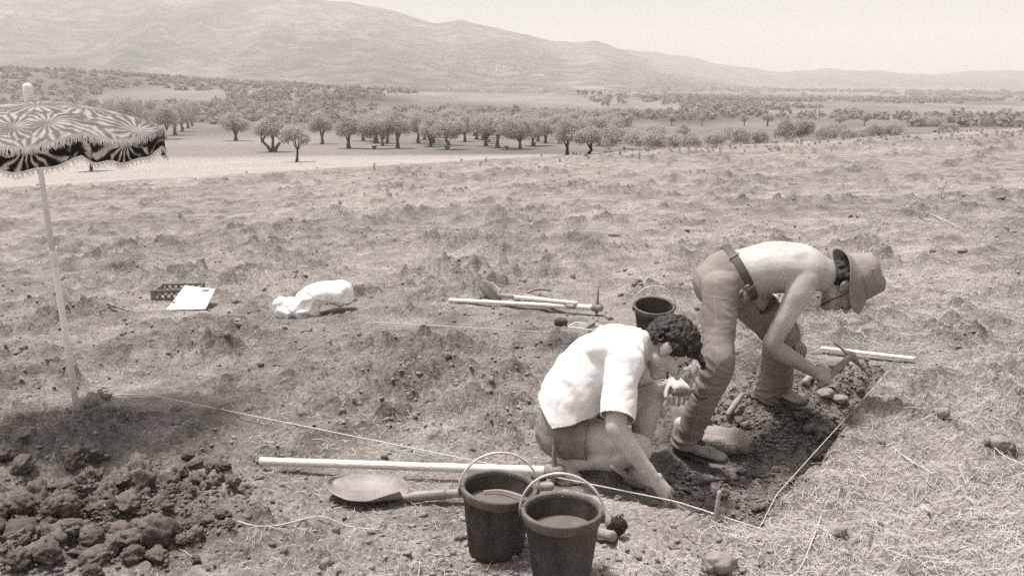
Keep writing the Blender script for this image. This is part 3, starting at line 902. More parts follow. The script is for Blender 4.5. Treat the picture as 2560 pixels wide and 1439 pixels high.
def bucket(p, label, R=0.129, H=0.25, tilt=(0, 0), hand_rz=0.3, hand_lean=0.0, level=0.17, fill=SOILIN, rz=0.0):
    t = thing('bucket', label, 'bucket', p, 'dark rubber buckets on the dig')
    rb = R * 0.73
    def ro(z): return rb + (R - rb) * z / H
    prof = [(0.001, 0.012), (rb - .02, 0.012), (rb - .012, 0.0), (rb, 0.002)]
    for z in np.linspace(0.02, H - 0.036, 7): prof.append((ro(z), z))
    prof += [(ro(H - .034) + 0.0015, H - 0.035)]
    body_out = prof
    inner = [(ro(H - .002) - .007, H - 0.002)] + [(ro(z) - 0.007, z) for z in np.linspace(H - .03, 0.02, 6)] + [(0.001, 0.02)]
    V, F = lathe(body_out + [(ro(H) + .001, H - .001)] + inner)
    o = mesh_obj('body', V, F, RUBBER); o.parent = t
    rim = [(ro(H - .036) + .002, H - .037), (ro(H - .036) + .006, H - .034), (ro(H) + .0065, H - .004), (ro(H) + .004, H + .001), (ro(H) - .006, H + .001), (ro(H) - .0085, H - .004), (ro(H - .016) - .009, H - .016), (ro(H - .018) - .0065, H - .018)]
    V, F = lathe(rim); o = mesh_obj('rim', V, F, RIMDUST); o.parent = t
    if level:
        rl = ro(level) - 0.006
        n = 40; V = [(0, 0, level)]; F = []
        for k in range(1, 9):
            for j in range(n):
                a = 2 * math.pi * j / n; r = rl * k / 8
                V.append((r * math.cos(a), r * math.sin(a), level))
        for j in range(n): F.append((0, 1 + j, 1 + (j + 1) % n))
        for k in range(7):
            for j in range(n):
                F.append((1 + k * n + j, 1 + (k + 1) * n + j, 1 + (k + 1) * n + (j + 1) % n, 1 + k * n + (j + 1) % n))
        o = mesh_obj('contents', V, F, fill); o.parent = t
    # wire bail standing up, with an eye at each ear
    pts = []
    for k in range(17):
        a = math.pi * k / 16
        q = V3(math.cos(a) * (R + 0.012), math.sin(hand_lean) * math.sin(a) * R * 1.1, H - 0.02 + math.sin(a) * R * 1.12 * math.cos(hand_lean))
        pts.append(q)
    h = MB(); h.add(*tube(pts, 0.0042, sub=2))
    o = h.build('bail_handle', WIRE); o.parent = t; o.rotation_euler.z = hand_rz
    for s in (-1, 1):
        e = MB(); e.add(*box((s * (R + .005), 0, H - 0.018), XYZ, (0.008, 0.014, 0.016)))
        o = e.build('ear', RIMDUST, None, False); o.parent = t; o.rotation_euler.z = hand_rz; bevel(o, 0.004)
    t.rotation_euler = (tilt[0], tilt[1], rz)
    return t
pb1 = on_ground(1238, 1376); pb2 = on_ground(1403, 1446); pb3 = on_ground(1630, 838)
bucket(pb1, 'dark rubber bucket half hidden behind the front one, shovel shaft running behind it', tilt=(0.02, 0.06), hand_rz=0.10, level=0.185)
bucket(pb2, 'nearest dark rubber bucket at the bottom edge, wire handle raised', tilt=(0.0, 0.0), hand_rz=-0.18, level=0.175, R=0.127)
bucket(pb3, 'empty dark bucket standing behind the crouching man', tilt=(0.22, 0.0), hand_rz=0.05, hand_lean=0.25, level=0.05, fill=RUBBER, R=0.134, H=0.23)
# straw afloat in the left bucket
m = MB(); q = pb1 + Vector((0.02, 0.03, 0.197))
m.add(*tube([q + Vector((-.06, .03, 0.002)), q + Vector((0, .035, .004)), q + Vector((.075, -0.01, 0.002))], 0.003, ring=6))
tag(m.build('straw_stalk', STRAWM), 'single pale stalk floating inside the left bucket', 'stalk')

def pickaxe(a, b, label, head_up=0.15, head_dn=0.05, r=0.019, lean=(0.05, 0.0), group='pickaxes'):
    """handle from a to the eye b, head standing across it"""
    t = thing('pickaxe', label, 'pickaxe', a, group)
    d = (b - a).normalized()
    m = MB(); m.add(*loft([(a, r * .95), (a + d * .02, r), (a.lerp(b, .5), r * 1.0), (a.lerp(b, .88), r * 1.12), (b + d * .03, r * 1.3)], ring=12, L=(0, .2, 1)))
    m.build('handle', WOOD_W, t)
    up = Vector((lean[0], lean[1], 1)).normalized()
    h = MB(); h.add(*loft([(b + up * head_up, 0.012, 0.003), (b + up * head_up * .6, 0.017, 0.008), (b + up * .025, 0.02, 0.014), (b, 0.026, 0.026), (b - up * .03, 0.018, 0.014), (b - up * head_dn, 0.01, 0.006)], L=(0, 1, 0.0), ring=12))
    h.build('head', IRON, t)
    c = MB(); c.add(*loft([(b - d * .025, 0.031), (b + d * .028, 0.031)], ring=14, L=(0, 0, 1)))
    c.build('eye', IRON, t)
    return t
def gpt(u, v, dz): 
    p = on_ground(u, v, True); p.z += dz; return p
pa = gpt(668, 1180, 0.045); pbb = gpt(1385, 1208, 0.055)
pickaxe(pa, pbb, 'long pale pickaxe handle on the ground behind the two full buckets, iron head upright', 0.135, 0.06, 0.0185, (-0.02, 0.1))

def shovel(tip, neck, end, width, label, mat_blade=STEEL, group='long handled shovels', roll=0.0, dish=0.02, hmat=WOOD_M, r=0.018):
    t = thing('shovel', label, 'shovel', neck, group)
    ax = (tip - neck); ln = ax.length; ax = ax.normalized()
    side = ax.cross(Vector((0, 0, 1))).normalized()
    side = (Matrix.Rotation(roll, 3, ax) @ side)
    up = side.cross(ax).normalized()
    n, mm = 22, 17
    V = []
    for i in range(n):
        s = i / (n - 1)
        # heart shaped blade: square shoulders, rounded point
        w = width / 2 * (min(1, 0.28 + 2.9 * s) if s < .25 else (1.0 + .04 * math.sin((s - .25) * 4) if s < .6 else math.sqrt(max(0, 1 - ((s - .6) / .4) ** 2.2))))
        w = max(w, 0.004)
        for j in range(mm):
            k = j / (mm - 1) * 2 - 1
            q = neck + ax * (s * ln) + side * (k * w) + up * (dish * (k * k) * (1 - .3 * s) + 0.03 * s * s - 0.012 * math.sin(s * 3.1) + 0.004 * math.sin(7 * s + 5 * k))
            V.append(q)
    F = [(i * mm + j, i * mm + j + 1, (i + 1) * mm + j + 1, (i + 1) * mm + j) for i in range(n - 1) for j in range(mm - 1)]
    o = mesh_obj('blade', V, F, mat_blade, t); solidify(o, 0.004, 0)
    d = (end - neck).normalized()
    m = MB(); m.add(*loft([(neck + ax * .05 + up * .002, .012, .004), (neck, .016, 0.012), (neck + d * .05, .021), (neck + d * .16, .0225)], ring=12, L=tuple(side)))
    m.build('socket', mat_blade, t)
    m = MB(); m.add(*loft([(neck + d * .12, r), (neck.lerp(end, .5), r), (end, r * .95)], ring=12))
    m.build('handle', hmat, t)
    return t
sn = gpt(1014, 1256, 0.03); stp = gpt(832, 1228, 0.012); se = gpt(1378, 1244, 0.05)
shovel(stp, sn, se, 0.25, 'rounded dusty shovel blade beside the near buckets, lying face up', roll=0.0, dish=0.035)

# far tools lying together
fa = gpt(1132, 757, 0.03); fb = gpt(1492, 790, 0.06)
pickaxe(fa, fb, 'far pickaxe lying with its iron head upright left of the empty bucket', 0.165, 0.06, 0.019, (0.06, 0.0))
fn = gpt(1248, 764, 0.085); ft = gpt(1192, 742, 0.07); fe = gpt(1440, 786, 0.085)
shovel(ft, fn, fe, 0.19, 'far shovel crossed over the pickaxe handle, blade edge on', roll=1.35, dish=0.03, hmat=WOOD_W, r=0.016)
t = thing('hoe', 'worn hoe lying behind the far shovel with a thick pale shaft', 'hoe', gpt(1320, 757, 0))
ha = gpt(1312, 757, 0.05); hb_ = gpt(1432, 787, 0.06)
m = MB(); m.add(*loft([(ha, .03), (ha.lerp(hb_, .2), .027), (hb_, .019)], ring=10)); m.build('handle', WOOD_M, t)
m = MB(); hq = ha + Vector((-.03, 0, -.01)); m.add(*loft([(hq + Vector((.06, 0, .02)), .03, .015), (hq, .045, .01), (hq + Vector((-.1, .02, -.02)), .06, .003)], L=(0, 1, 0), ring=10)); m.build('blade', IRON, t)
m = MB(); m.add(*tube([gpt(1312, 752, .05), gpt(1345, 745, .05), gpt(1378, 738, .03)], [0.014, 0.008]))
tag(m.build('stick', WOOD_M), 'thin stick pointing away from the hoe head', 'stick')

# open white carton with a dark brush in it
pc = on_ground(1462, 838, True)
t = thing('carton', 'small torn white carton lying below the far pickaxe head', 'box', pc)
ca, sa = math.cos(-0.5), math.sin(-0.5)
AX = (Vector((ca, sa, 0.0)), Vector((-sa, ca, 0)), Vector((0, 0, 1)))
def cb(name, c, h, mt):
    b = MB(); q = pc + AX[0] * c[0] + AX[1] * c[1] + AX[2] * c[2]
    b.add(*box(q, AX, h)); o = b.build(name, mt, t, False); bevel(o, 0.002); return o
cb('front_wall', (0, -.07, .03), (.10, .003, .035), WHITE); cb('back_wall', (0, .07, .03), (.10, .003, .035), WHITE)
cb('end_wall', (-.10, 0, .03), (.003, .066, .035), WHITE); cb('end_wall', (.10, 0, .03), (.003, .066, .035), WHITE)
cb('base', (0, 0, 0.0), (.097, .066, .004), WHITE)
f = MB(); f.add(*box(pc + AX[0] * .14 + AX[2] * .05 + AX[1] * .02, (AX[0], AX[1], AX[2]), (.035, .05, .002))); f.build('flap', WHITE, t, False)
m = MB(); m.add(*box(pc + AX[2] * .05, (Vector((.8, .5, .35)).normalized(), Vector((-.5, .8, 0)), Vector((0, 0, 1))), (.075, .03, .014)))
bevel(tag(m.build('brush_block', IRON, None, False), 'dark wooden brush block lying in the torn white carton', 'brush'), 0.006)
m = MB(); pr = on_ground(1402, 818, True); m.add(*ell(pr + Vector((0, 0, .02)), XYZ, (.05, .045, .035)))
tag(m.build('stone', mat('dark_stone', .05, .10, scale=12, bump=.5)), 'dark stone on the soil left of the white carton', 'stone')

# crate and drawing board
p0 = on_ground(382, 755, True); p0.z += .0
t = thing('crate', 'dark perforated plastic crate behind the white board', 'crate', p0)
cx = Vector((1, 0.0, 0.02)); cy = Vector((0, 1, 0)); cz = Vector((-0.02, 0, 1))
W_, D_, H_ = 0.40, 0.28, 0.10
def crate_part(name, c, h):
    b = MB(); b.add(*box(p0 + cx * c[0] + cy * c[1] + cz * c[2], (cx, cy, cz), h)); o = b.build(name, CRATE, t, False); bevel(o, .003); return o
for yy in (0, D_):
    crate_part('rail', (W_ / 2, yy, H_ - .012), (W_ / 2, .006, .012)); crate_part('rail', (W_ / 2, yy, .012), (W_ / 2, .006, .012))
    for k in range(13):
        b = MB(); sx = (k % 2) * 2 - 1
        c = p0 + cx * (.03 + k * (W_ - .06) / 12) + cy * yy + cz * (H_ / 2)
        b.add(*box(c, ((cx + cz * .7 * sx).normalized(), cy, (cz - cx * .7 * sx).normalized()), (.007, .0045, H_ / 2 - .012))); b.build('lattice_bar', CRATE, t, False)
    for k in (0, 1): crate_part('corner_post', (k * W_, yy, H_ / 2), (.012, .009, H_ / 2))
crate_part('end_panel', (0, D_ / 2, H_ / 2), (.005, D_ / 2 - .01, H_ / 2 - .01)); crate_part('end_panel', (W_, D_ / 2, H_ / 2), (.005, D_ / 2 - .01, H_ / 2 - .01))
crate_part('base', (W_ / 2, D_ / 2, .004), (W_ / 2 - .01, D_ / 2 - .01, .004))
b0 = on_ground(416, 780, True); b1 = on_ground(514, 780, True); b0.z += .015; b1.z += .02
b3 = at(462, 713, b0.y + .30); b2 = at(538, 722, b1.y + .27)
ex = (b1 - b0).normalized(); ey = ((b3 - b0) + (b2 - b1)).normalized(); en = ex.cross(ey).normalized()
t = thing('drawing_board', 'white drawing board tilted against the dark crate', 'board', b0)
def quad_slab(name, qs, n, th, mt, par, lift=0):
    V = [q + n * lift for q in qs] + [q + n * (lift - th) for q in qs]
    F = [(0, 1, 2, 3), (7, 6, 5, 4)] + [(i, i + 4, (i + 1) % 4 + 4, (i + 1) % 4) for i in range(4)]
    o = mesh_obj(name, V, F, mt, par, False); bevel(o, .002); return o
quad_slab('panel', [b0, b1, b2, b3], en, 0.012, WHITE, t)
ins = [b0 + ex * .05 + ey * .02, b1 - ex * .01 + ey * .02, b2 - ex * .06 - ey * .05, b3 + ex * .05 - ey * .03]
quad_slab('paper_sheet', ins, en, 0.0012, mat('drawing_paper', .84, .88), t, .0025)
quad_slab('edge_strip', [b0 + ex * .012, b0 + ex * .028, b3 + ex * .028, b3 + ex * .012], en, .002, mat('grey_strip', .5, .6), t, .003)
for a_, c_ in (((b0 + ex * .03 + ey * .10), 0), ((b2 - ex * .09 - ey * .02), 1)):
    m = MB(); m.add(*box(a_ + en * .006, (ex, ey, en), (.012 if c_ == 0 else .035, .008 if c_ == 0 else .014, .004))); bevel(m.build('clip', IRON, t, False), .002)
# white plastic bag
def bag():
    g = on_ground(760, 792, True)
    def q(u, v, dy=0): 
        p = at(u, v, g.y + dy + .05); return p
    parts = [loft([(q(700, 758), .05, .06), (q(712, 770), .085, .09), (q(745, 778, -.03), .10, .10), (q(772, 770, -.02), .10, .11)], L=(0, 1, 0), ring=18),
             loft([(q(745, 782, -.05), .07, .05), (q(768, 755), .11, .10), (q(792, 735, .05), .12, .085), (q(825, 732, .08), .13, .085), (q(852, 734, .1), .14, .10), (q(864, 736, .1), .12, .09)], L=(0, 1, 0), ring=18)]
    V, F, N = remesh(parts, 0.007, 10, .6)
    rg = np.random.default_rng(77)
    sd_ = V[rg.integers(0, len(V), 46)] + rg.normal(size=(46, 3)) * .04
    dd = np.sort(np.linalg.norm(V[:, None, :] - sd_[None], axis=2), axis=1)
    f = .02 - np.clip(dd[:, 1] - dd[:, 0], 0, .07) * .5 + .014 * vn3(V * 6, 5) + .004 * np.abs(vn3(V * 30, 7))
    V = V + N * f[:, None]
    m = bpy.data.materials.new('thin_white_polythene'); m.use_nodes = True
    b = m.node_tree.nodes['Principled BSDF']; b.inputs['Base Color'].default_value = S(.86); b.inputs['Roughness'].default_value = .45
    b.inputs['Subsurface Weight'].default_value = .25; b.inputs['Subsurface Radius'].default_value = (.05, .05, .05)
    o = mesh_obj('plastic_bag', V, F, m)
    return tag(o, 'crumpled white plastic bag lying in the field right of the board', 'bag')
bag()
# small dark iron thing left of the board, and small dark chips
m = MB(); a = gpt(272, 786, .03); b = gpt(322, 790, .02)
m.add(*loft([(a, .014, .02), (a.lerp(b, .35), .02, .018), (a.lerp(b, .45), .01), (b, .008)], ring=8))
tag(m.build('iron_tool', IRON), 'small dark iron tool lying left of the white board', 'tool')
m = MB(); a = gpt(1533, 598, .03); m.add(*ell(a, XYZ, (.10, .03, .018)))
tag(m.build('wood_chip', IRON), 'dark flat chip alone in the field above the empty bucket', 'chip')
m = MB(); a = gpt(595, 828, .02); m.add(*ell(a, XYZ, (.035, .02, .012)))
tag(m.build('wood_chip', IRON), 'tiny dark chip on bare soil below the board', 'chip')

# survey strings
def string(us, label, r=0.0026, dz=0.062):
    P = []
    for (u, v) in us:
        p = _flat(u, v); P.append(Vector((p.x, p.y, plane_z(p.x, p.y))))
    pts = []
    n = 90
    for i in range(n + 1):
        q = P[0].lerp(P[1], i / n)
        g = gz(q.x, q.y)
        e = min(i, n - i) / n
        q = q + Vector((0, 0, dz * min(1, e * 12)))
        pts.append(q)
    m = MB(); m.add(*tube(pts, r, ring=6, sub=1))
    return tag(m.build('survey_string', CORD), label, 'string', 'survey strings')
string([(290, 985), (1905, 1322)], 'pale string stretched along the near edge of the trench from the left', dz=.04)
string([(1898, 1320), (2240, 930)], 'pale string running back along the right edge of the trench', 0.0014)
string([(885, 821), (1500, 860)], 'faint pale string crossing the field behind the crouching man', 0.0022)

# wooden slat, stakes, trowels, brush
m = MB(); a = gpt(2052, 884, .03); b = gpt(2285, 910, .025)
d = (b - a).normalized(); m.add(*box((a + b) / 2, (d, Vector((0, 0, 1)).cross(d), Vector((0, 0, 1))), ((b - a).length / 2, .022, .008)))
bevel(tag(m.build('timber_lath', WOOD_W, None, False), 'straight pale timber lath on the straw behind the trench', 'timber lath'), .002)
m = MB(); a = on_ground(1788, 1300); a.z = gz(a.x, a.y)
m.add(*loft([(a + Vector((0, 0, -.04)), .013, .008), (a + Vector((.005, 0, .05)), .013, .009), (a + Vector((.012, 0.01, .105)), .011, .008)], ring=8))
tag(m.build('wooden_stake', WOOD_M), 'short upright wooden stake in the near corner of the trench', 'stake')
t = thing('trowel', 'trowel with pale handle stuck in loose soil by the bent man', 'trowel', gpt(1835, 1050, 0), 'trowels in the trench')
a = gpt(1818, 1064, .02); b = gpt(1853, 1032, .06)
m = MB(); m.add(*loft([(a, .013), (a.lerp(b, .5), .017), (b, .012)], ring=10)); m.build('handle', WOOD_M, t)
m = MB(); m.add(*tube([b, b + Vector((.03, .0, .005)), b + Vector((.055, .01, -.03))], .005)); m.build('shank', IRON, t)
t = thing('buried_mallet', 'grey wooden tool shaft half buried under the bent man\'s hand', 'tool', gpt(2030, 985, 0))
a = gpt(2010, 985, .02); b = gpt(2046, 955, .06); m = MB(); m.add(*loft([(a, .018), (a.lerp(b, .5), .02), (b, .017)], ring=10)); m.build('shaft', WOOD_M, t)
t = thing('hand_brush', 'round brush with dark bristles and wooden handle right of the near bucket', 'brush', gpt(1530, 1360, 0))
hb0 = gpt(1540, 1352, .045)
m = MB()
rng = np.random.default_rng(44)
for k in range(420):
    d = Vector(rng.normal(size=3)); d.z = abs(d.z) * .6; d.x += .5; d.normalize()
    m.add(*loft([(hb0, .002), (hb0 + d * rng.uniform(.032, .042), .0014)], ring=4, cap=True, sub=1))
m.add(*ell(hb0, XYZ, (.036, .032, .034))); m.build('bristles', BRIST, t)
m = MB(); m.add(*loft([(hb0 + Vector((-.02, .0, .01)), .017), (hb0 + Vector((-.045, .04, .04)), .016), (hb0 + Vector((-.06, .08, .06)), .014)], ring=10)); m.build('handle', WOOD_M, t)
m = MB(); a = gpt(1488, 1345, .03); b = gpt(1530, 1370, .03); m.add(*loft([(a, .017), (a.lerp(b, .6), .019), (b, .02)], ring=12, capk=.5))
tag(m.build('wooden_mallet', WOOD_M), 'rounded end of a wooden tool beside the dark brush', 'tool')
# stones in the trench
def rock(name, c, r, seed, mt, label=None, cat=None, flat=1.0, rz=0.0):
    V, F = ell((0, 0, 0), XYZ, (1, 1, 1), 28, 18)
    n = V / np.linalg.norm(V, axis=1)[:, None]
    k = 1 + .22 * vn3(n * 1.7 + seed, seed) + .12 * vn3(n * 4 + seed, seed + 1) + .05 * vn3(n * 9, seed + 2)
    V = V * k[:, None]
    V[:, 2] = np.minimum(V[:, 2], flat)
    V = V * np.array(r)
    cz_, sz_ = math.cos(rz), math.sin(rz)
    V = V @ np.array([[cz_, sz_, 0], [-sz_, cz_, 0], [0, 0, 1]])
    o = mesh_obj(name, V + np.array(list(c)), F, mt)
    return tag(o, label, cat)
PSTONE = mat('pale_stone', .19, .28, scale=14, bump=.6, bscale=50, rough=1)
ps = gpt(1800, 1128, .0)
rock('stone_slab', ps + Vector((0, 0, .03)), (.13, .11, .075), 3, PSTONE, 'large flat topped pale stone beside the bent man\'s front shoe', 'stone', .6, .3)
ps = gpt(1848, 1140, .0)
rock('stone', ps + Vector((0, 0, .03)), (.07, .08, .07), 8, PSTONE, 'cracked pale lump at the right end of the flat stone', 'stone', .7)
for i, (u, v, r, l) in enumerate([(2100, 1010, .04, 'pale angular stone right of the half buried handle'), (2060, 1000, .05, 'grey stone standing in the loose soil near the trench back'), (1945, 1065, .022, 'small white pebble in the middle of the trench'), (1415, 1210, .035, 'pale lump behind the front bucket handle'), (1345, 1195, .035, 'pale lump beside the upright pick head'),
        (2405, 640, .045, 'white stone on the field far right of the hat'), (585, 1098, .014, 'tiny white pebble on the soil left of the pick handle'), (1800, 1420, .06, 'pale flat stone among straw at the bottom edge'), (2090, 1335, .04, 'pale stone in the straw at lower right'), (2285, 1245, .018, 'small pale pebble in straw right of the trench'), (2495, 1135, .05, 'brown clod on the straw near the right edge'), (2350, 1065, .04, 'small dark clod above the right edge clod')]):
    p = gpt(u, v, 0)
    rock('stone', p + Vector((0, 0, r * .35)), (r, r * .8, r * .6), 20 + i, PSTONE if 'brown' not in l and 'dark' not in l else mat('brown_clod', .2, .3, scale=14, bump=.7, bscale=40), l, 'stone')
# dry stalks that can be told apart
def stalk(us, label, r=.003, dz=.012):
    m = MB(); m.add(*tube([gpt(u, v, dz) for u, v in us], [r, r * .6], ring=6))
    return tag(m.build('dry_stalk', STRAWM), label, 'stalk', 'long dry stalks')
stalk([(598, 1330), (640, 1331), (700, 1322), (800, 1314), (870, 1318), (945, 1330)], 'long curved dry stalk on the soil below the shovel blade', .0045)
stalk([(2265, 518), (2330, 545), (2405, 578)], 'upper of the two long dry stalks high on the right', .007, .03)
stalk([(2270, 522), (2310, 552), (2360, 565)], 'lower of the two long dry stalks high on the right', .006, .03)
stalk([(2275, 515), (2330, 490), (2365, 470)], 'dry stalk pointing up and away on the right of the field', .006, .04)
stalk([(2052, 1300), (2030, 1360), (2000, 1415), (1965, 1439)], 'long bent stalk in the straw at the bottom right', .0025)
stalk([(2465, 1130), (2500, 1150), (2560, 1175)], 'dry stalk beside the clod at the right edge', .004, .02)
stalk([(2230, 1130), (2270, 1170), (2330, 1200)], 'dry stalk lying right of the trench string', .0035)
# ================================================================== PARASOL
def parasol():
    base = on_ground(195, 1050, True)
    top = at(70, 226, base.y + 0.02)
    axis = (top - base).normalized(); ln = (top - base).length
    t = thing('parasol', 'fringed palm print beach parasol on a white pole, tilted at the left edge', 'parasol', base)
    PW = mat('white_pole_paint', .78, .88, scale=8, rough=.45)
    ex = Vector((1, 0, 0)); ex = (ex - axis * ex.dot(axis)).normalized(); ey = axis.cross(ex)
    j = 0.49
    m = MB(); m.add(*loft([(base - axis * .12, .0165), (base + axis * ln * j, .017)], ring=14, flat=True)); m.build('lower_pole', PW, t)
    m = MB(); m.add(*loft([(base + axis * ln * (j - .02), .0145), (base + axis * (ln - .03), .0145)], ring=14, flat=True)); m.build('upper_pole', PW, t)
    m = MB(); c = base + axis * ln * j; m.add(*loft([(c - axis * .035, .022), (c + axis * .03, .022)], ring=14)); col = m.build('clamp', PW, t)
    m = MB(); m.add(*tube([c, c - ex * .03 + axis * .01, c - ex * .04 + axis * .04], .006)); m.build('thumb_screw', PW, col)
    m = MB(); m.add(*loft([(base + axis * (ln - .17), .027), (base + axis * (ln - .01), .025), (base + axis * (ln + .02), .023)], ring=14)); m.build('finial', PW, t)
    # canopy
    R, Hh = 0.675, 0.165
    apex = base + axis * (ln - 0.055)
    NP, ns, na = 8, 26, 18
    phi0 = math.radians(-92)
    def rimk(f):  # 0 at ribs, 1 mid panel
        x = (f * NP / (2 * math.pi)) % 1.0
        return math.sin(math.pi * x)
    def surf(f, s):
        k = rimk(f)
        r = R * s * (1 - 0.075 * k * s)
        z = -Hh * (s ** 1.75) - 0.05 * k * s ** 4
        return apex + ex * (r * math.cos(f + phi0)) + ey * (r * math.sin(f + phi0)) + axis * z
    V = []; UV = []; F = []
    cols = NP * na
    for i in range(ns + 1):
        s = 0.02 + 0.98 * i / ns
        for q in range(cols):
            f = 2 * math.pi * q / cols
            V.append(surf(f, s)); UV.append((R * s * math.cos(f), R * s * math.sin(f)))
    for i in range(ns):
        for q in range(cols):
            F.append((i * cols + q, (i + 1) * cols + q, (i + 1) * cols + (q + 1) % cols, i * cols + (q + 1) % cols))
    F.append(tuple(range(cols)))
    cloth = None
    def print_cloth(name, tones):
      cloth = bpy.data.materials.new(name); cloth.use_nodes = True
      N, L = cloth.node_tree.nodes, cloth.node_tree.links
      b = N['Principled BSDF']; b.inputs['Roughness'].default_value = .7; b.inputs['Specular IOR Level'].default_value = .3
      uv = N.new('ShaderNodeUVMap'); uv.uv_map = 'print'
      vo = N.new('ShaderNodeTexVoronoi'); vo.voronoi_dimensions = '2D'; vo.inputs['Scale'].default_value = 3.6; vo.inputs['Randomness'].default_value = .75
      L.new(uv.outputs[0], vo.inputs['Vector'])
      dv = N.new('ShaderNodeVectorMath'); dv.operation = 'SUBTRACT'
      L.new(uv.outputs[0], dv.inputs[0]); L.new(vo.outputs['Position'], dv.inputs[1])
      sx = N.new('ShaderNodeSeparateXYZ'); L.new(dv.outputs[0], sx.inputs[0])
      an = N.new('ShaderNodeMath'); an.operation = 'ARCTAN2'; L.new(sx.outputs[1], an.inputs[0]); L.new(sx.outputs[0], an.inputs[1])
      nz = N.new('ShaderNodeTexNoise'); nz.inputs['Scale'].default_value = 13; nz.inputs['Detail'].default_value = 3; L.new(uv.outputs[0], nz.inputs['Vector'])
      mu = N.new('ShaderNodeMath'); mu.operation = 'MULTIPLY_ADD'; mu.inputs[1].default_value = 17; L.new(an.outputs[0], mu.inputs[0])
      nm = N.new('ShaderNodeMath'); nm.operation = 'MULTIPLY'; nm.inputs[1].default_value = 9; L.new(nz.outputs[0], nm.inputs[0]); L.new(nm.outputs[0], mu.inputs[2])
      si = N.new('ShaderNodeMath'); si.operation = 'SINE'; L.new(mu.outputs[0], si.inputs[0])
      nz2 = N.new('ShaderNodeTexNoise'); nz2.inputs['Scale'].default_value = 9; L.new(uv.outputs[0], nz2.inputs['Vector'])
      ad = N.new('ShaderNodeMath'); ad.operation = 'MULTIPLY_ADD'; ad.inputs[1].default_value = 5.5; ad.inputs[2].default_value = -2.9; L.new(nz2.outputs[0], ad.inputs[0])
      a2 = N.new('ShaderNodeMath'); a2.operation = 'ADD'; L.new(si.outputs[0], a2.inputs[0]); L.new(ad.outputs[0], a2.inputs[1])
      rp = N.new('ShaderNodeValToRGB'); e = rp.color_ramp.elements
      e[0].position = .0; e[0].color = S(tones[0]); e[1].position = 1.0; e[1].color = S(tones[3])
      x = e.new(.42); x.color = S(tones[1]); x = e.new(.62); x.color = S(tones[2])
      mr = N.new('ShaderNodeMapRange'); mr.inputs[1].default_value = -.9; mr.inputs[2].default_value = 1.0
      L.new(a2.outputs[0], mr.inputs[0]); L.new(mr.outputs[0], rp.inputs[0]); L.new(rp.outputs[0], b.inputs['Base Color'])
      tr = N.new('ShaderNodeBsdfTranslucent'); L.new(rp.outputs[0], tr.inputs['Color'])
      ms = N.new('ShaderNodeMixShader'); ms.inputs[0].default_value = .6
      out = N['Material Output']; L.new(b.outputs[0], ms.inputs[1]); L.new(tr.outputs[0], ms.inputs[2]); L.new(ms.outputs[0], out.inputs['Surface'])
      return cloth
    sunlit_print = print_cloth('sunlit_palm_print', (.22, .34, .46, .66)); cloth = print_cloth('palm_print_cloth', (.035, .08, .3, .75))  # canopy print paler than the valance: sunlight on its top put into the colour
    def uvset(o, UV):
        l = o.data.uv_layers.new(name='print')
        for lp in o.data.loops: l.data[lp.index].uv = UV[lp.vertex_index]
    can = mesh_obj('canopy', V, F, sunlit_print, t); uvset(can, UV)
    # hanging valance with scalloped hem
    V = []; UV = []; F = []; nv = 7
    cols = NP * 24
    hem = []
    for i in range(nv + 1):
        s = i / nv
        for q in range(cols):
            f = 2 * math.pi * q / cols; k = rimk(f)
            p = surf(f, 1.0); rad = (ex * math.cos(f + phi0) + ey * math.sin(f + phi0))
            dep = 0.118 * (0.95 + .05 * math.sin(f * 23) + .1 * math.exp(-(((f * NP / (2 * math.pi)) % 1.0 - .13) / .08) ** 2))
            p = p - Vector((0, 0, 1)) * dep * s + rad * (0.012 * math.sin(f * 19 + 1) * s - 0.01 * s + .003)
            if i == nv: hem.append(p.copy())
            V.append(p); UV.append((f * R + 7.3, 3.1 - s * .118))
    for i in range(nv):
        for q in range(cols):
            F.append((i * cols + q, (i + 1) * cols + q, (i + 1) * cols + (q + 1) % cols, i * cols + (q + 1) % cols))
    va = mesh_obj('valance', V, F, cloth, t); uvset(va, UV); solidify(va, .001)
    FR = mat('white_fringe', .7, .84, scale=40, rough=.9)
    rng = np.random.default_rng(5)
    def fringe(name, fn, n, ln_, wd):
        Vf = []; Ff = []
        for k in range(n):
            f = 2 * math.pi * (k + rng.uniform(-.4, .4)) / n
            p, rad = fn(f); tng = (-ex * math.sin(f + phi0) + ey * math.cos(f + phi0))
            l = ln_ * rng.uniform(.75, 1.25); w = wd * rng.uniform(.6, 1.2); dr = tng * rng.normal() * .006 + rad * rng.uniform(0, .008)
            o_ = len(Vf)
            z = Vector((0, 0, -1))
            Vf += [p - tng * w, p + tng * w, p + tng * w * .8 + z * l * .55 + dr * .7 + rad * .004, p - tng * w * .8 + z * l * .55 + dr * .7 + rad * .004, p + tng * w * .3 + z * l + dr * 1.6, p - tng * w * .3 + z * l + dr * 1.6]
            Ff += [(o_, o_ + 1, o_ + 2, o_ + 3), (o_ + 3, o_ + 2, o_ + 4, o_ + 5)]
        # binding tape that carries the threads
        c2 = 160; o_ = len(Vf)
        for q in range(c2):
            f = 2 * math.pi * q / c2; p, rad = fn(f)
            Vf += [p + Vector((0, 0, .007)), p - Vector((0, 0, .007))]
        for q in range(c2):
            a = o_ + 2 * q; b_ = o_ + 2 * ((q + 1) % c2); Ff.append((a, a + 1, b_ + 1, b_))
        o = mesh_obj(name, Vf, Ff, FR, t); o['kind'] = 'stuff'
        return o
    def at_rim(f):
        rad = (ex * math.cos(f + phi0) + ey * math.sin(f + phi0)); return surf(f, 1.0) + rad * .012, rad
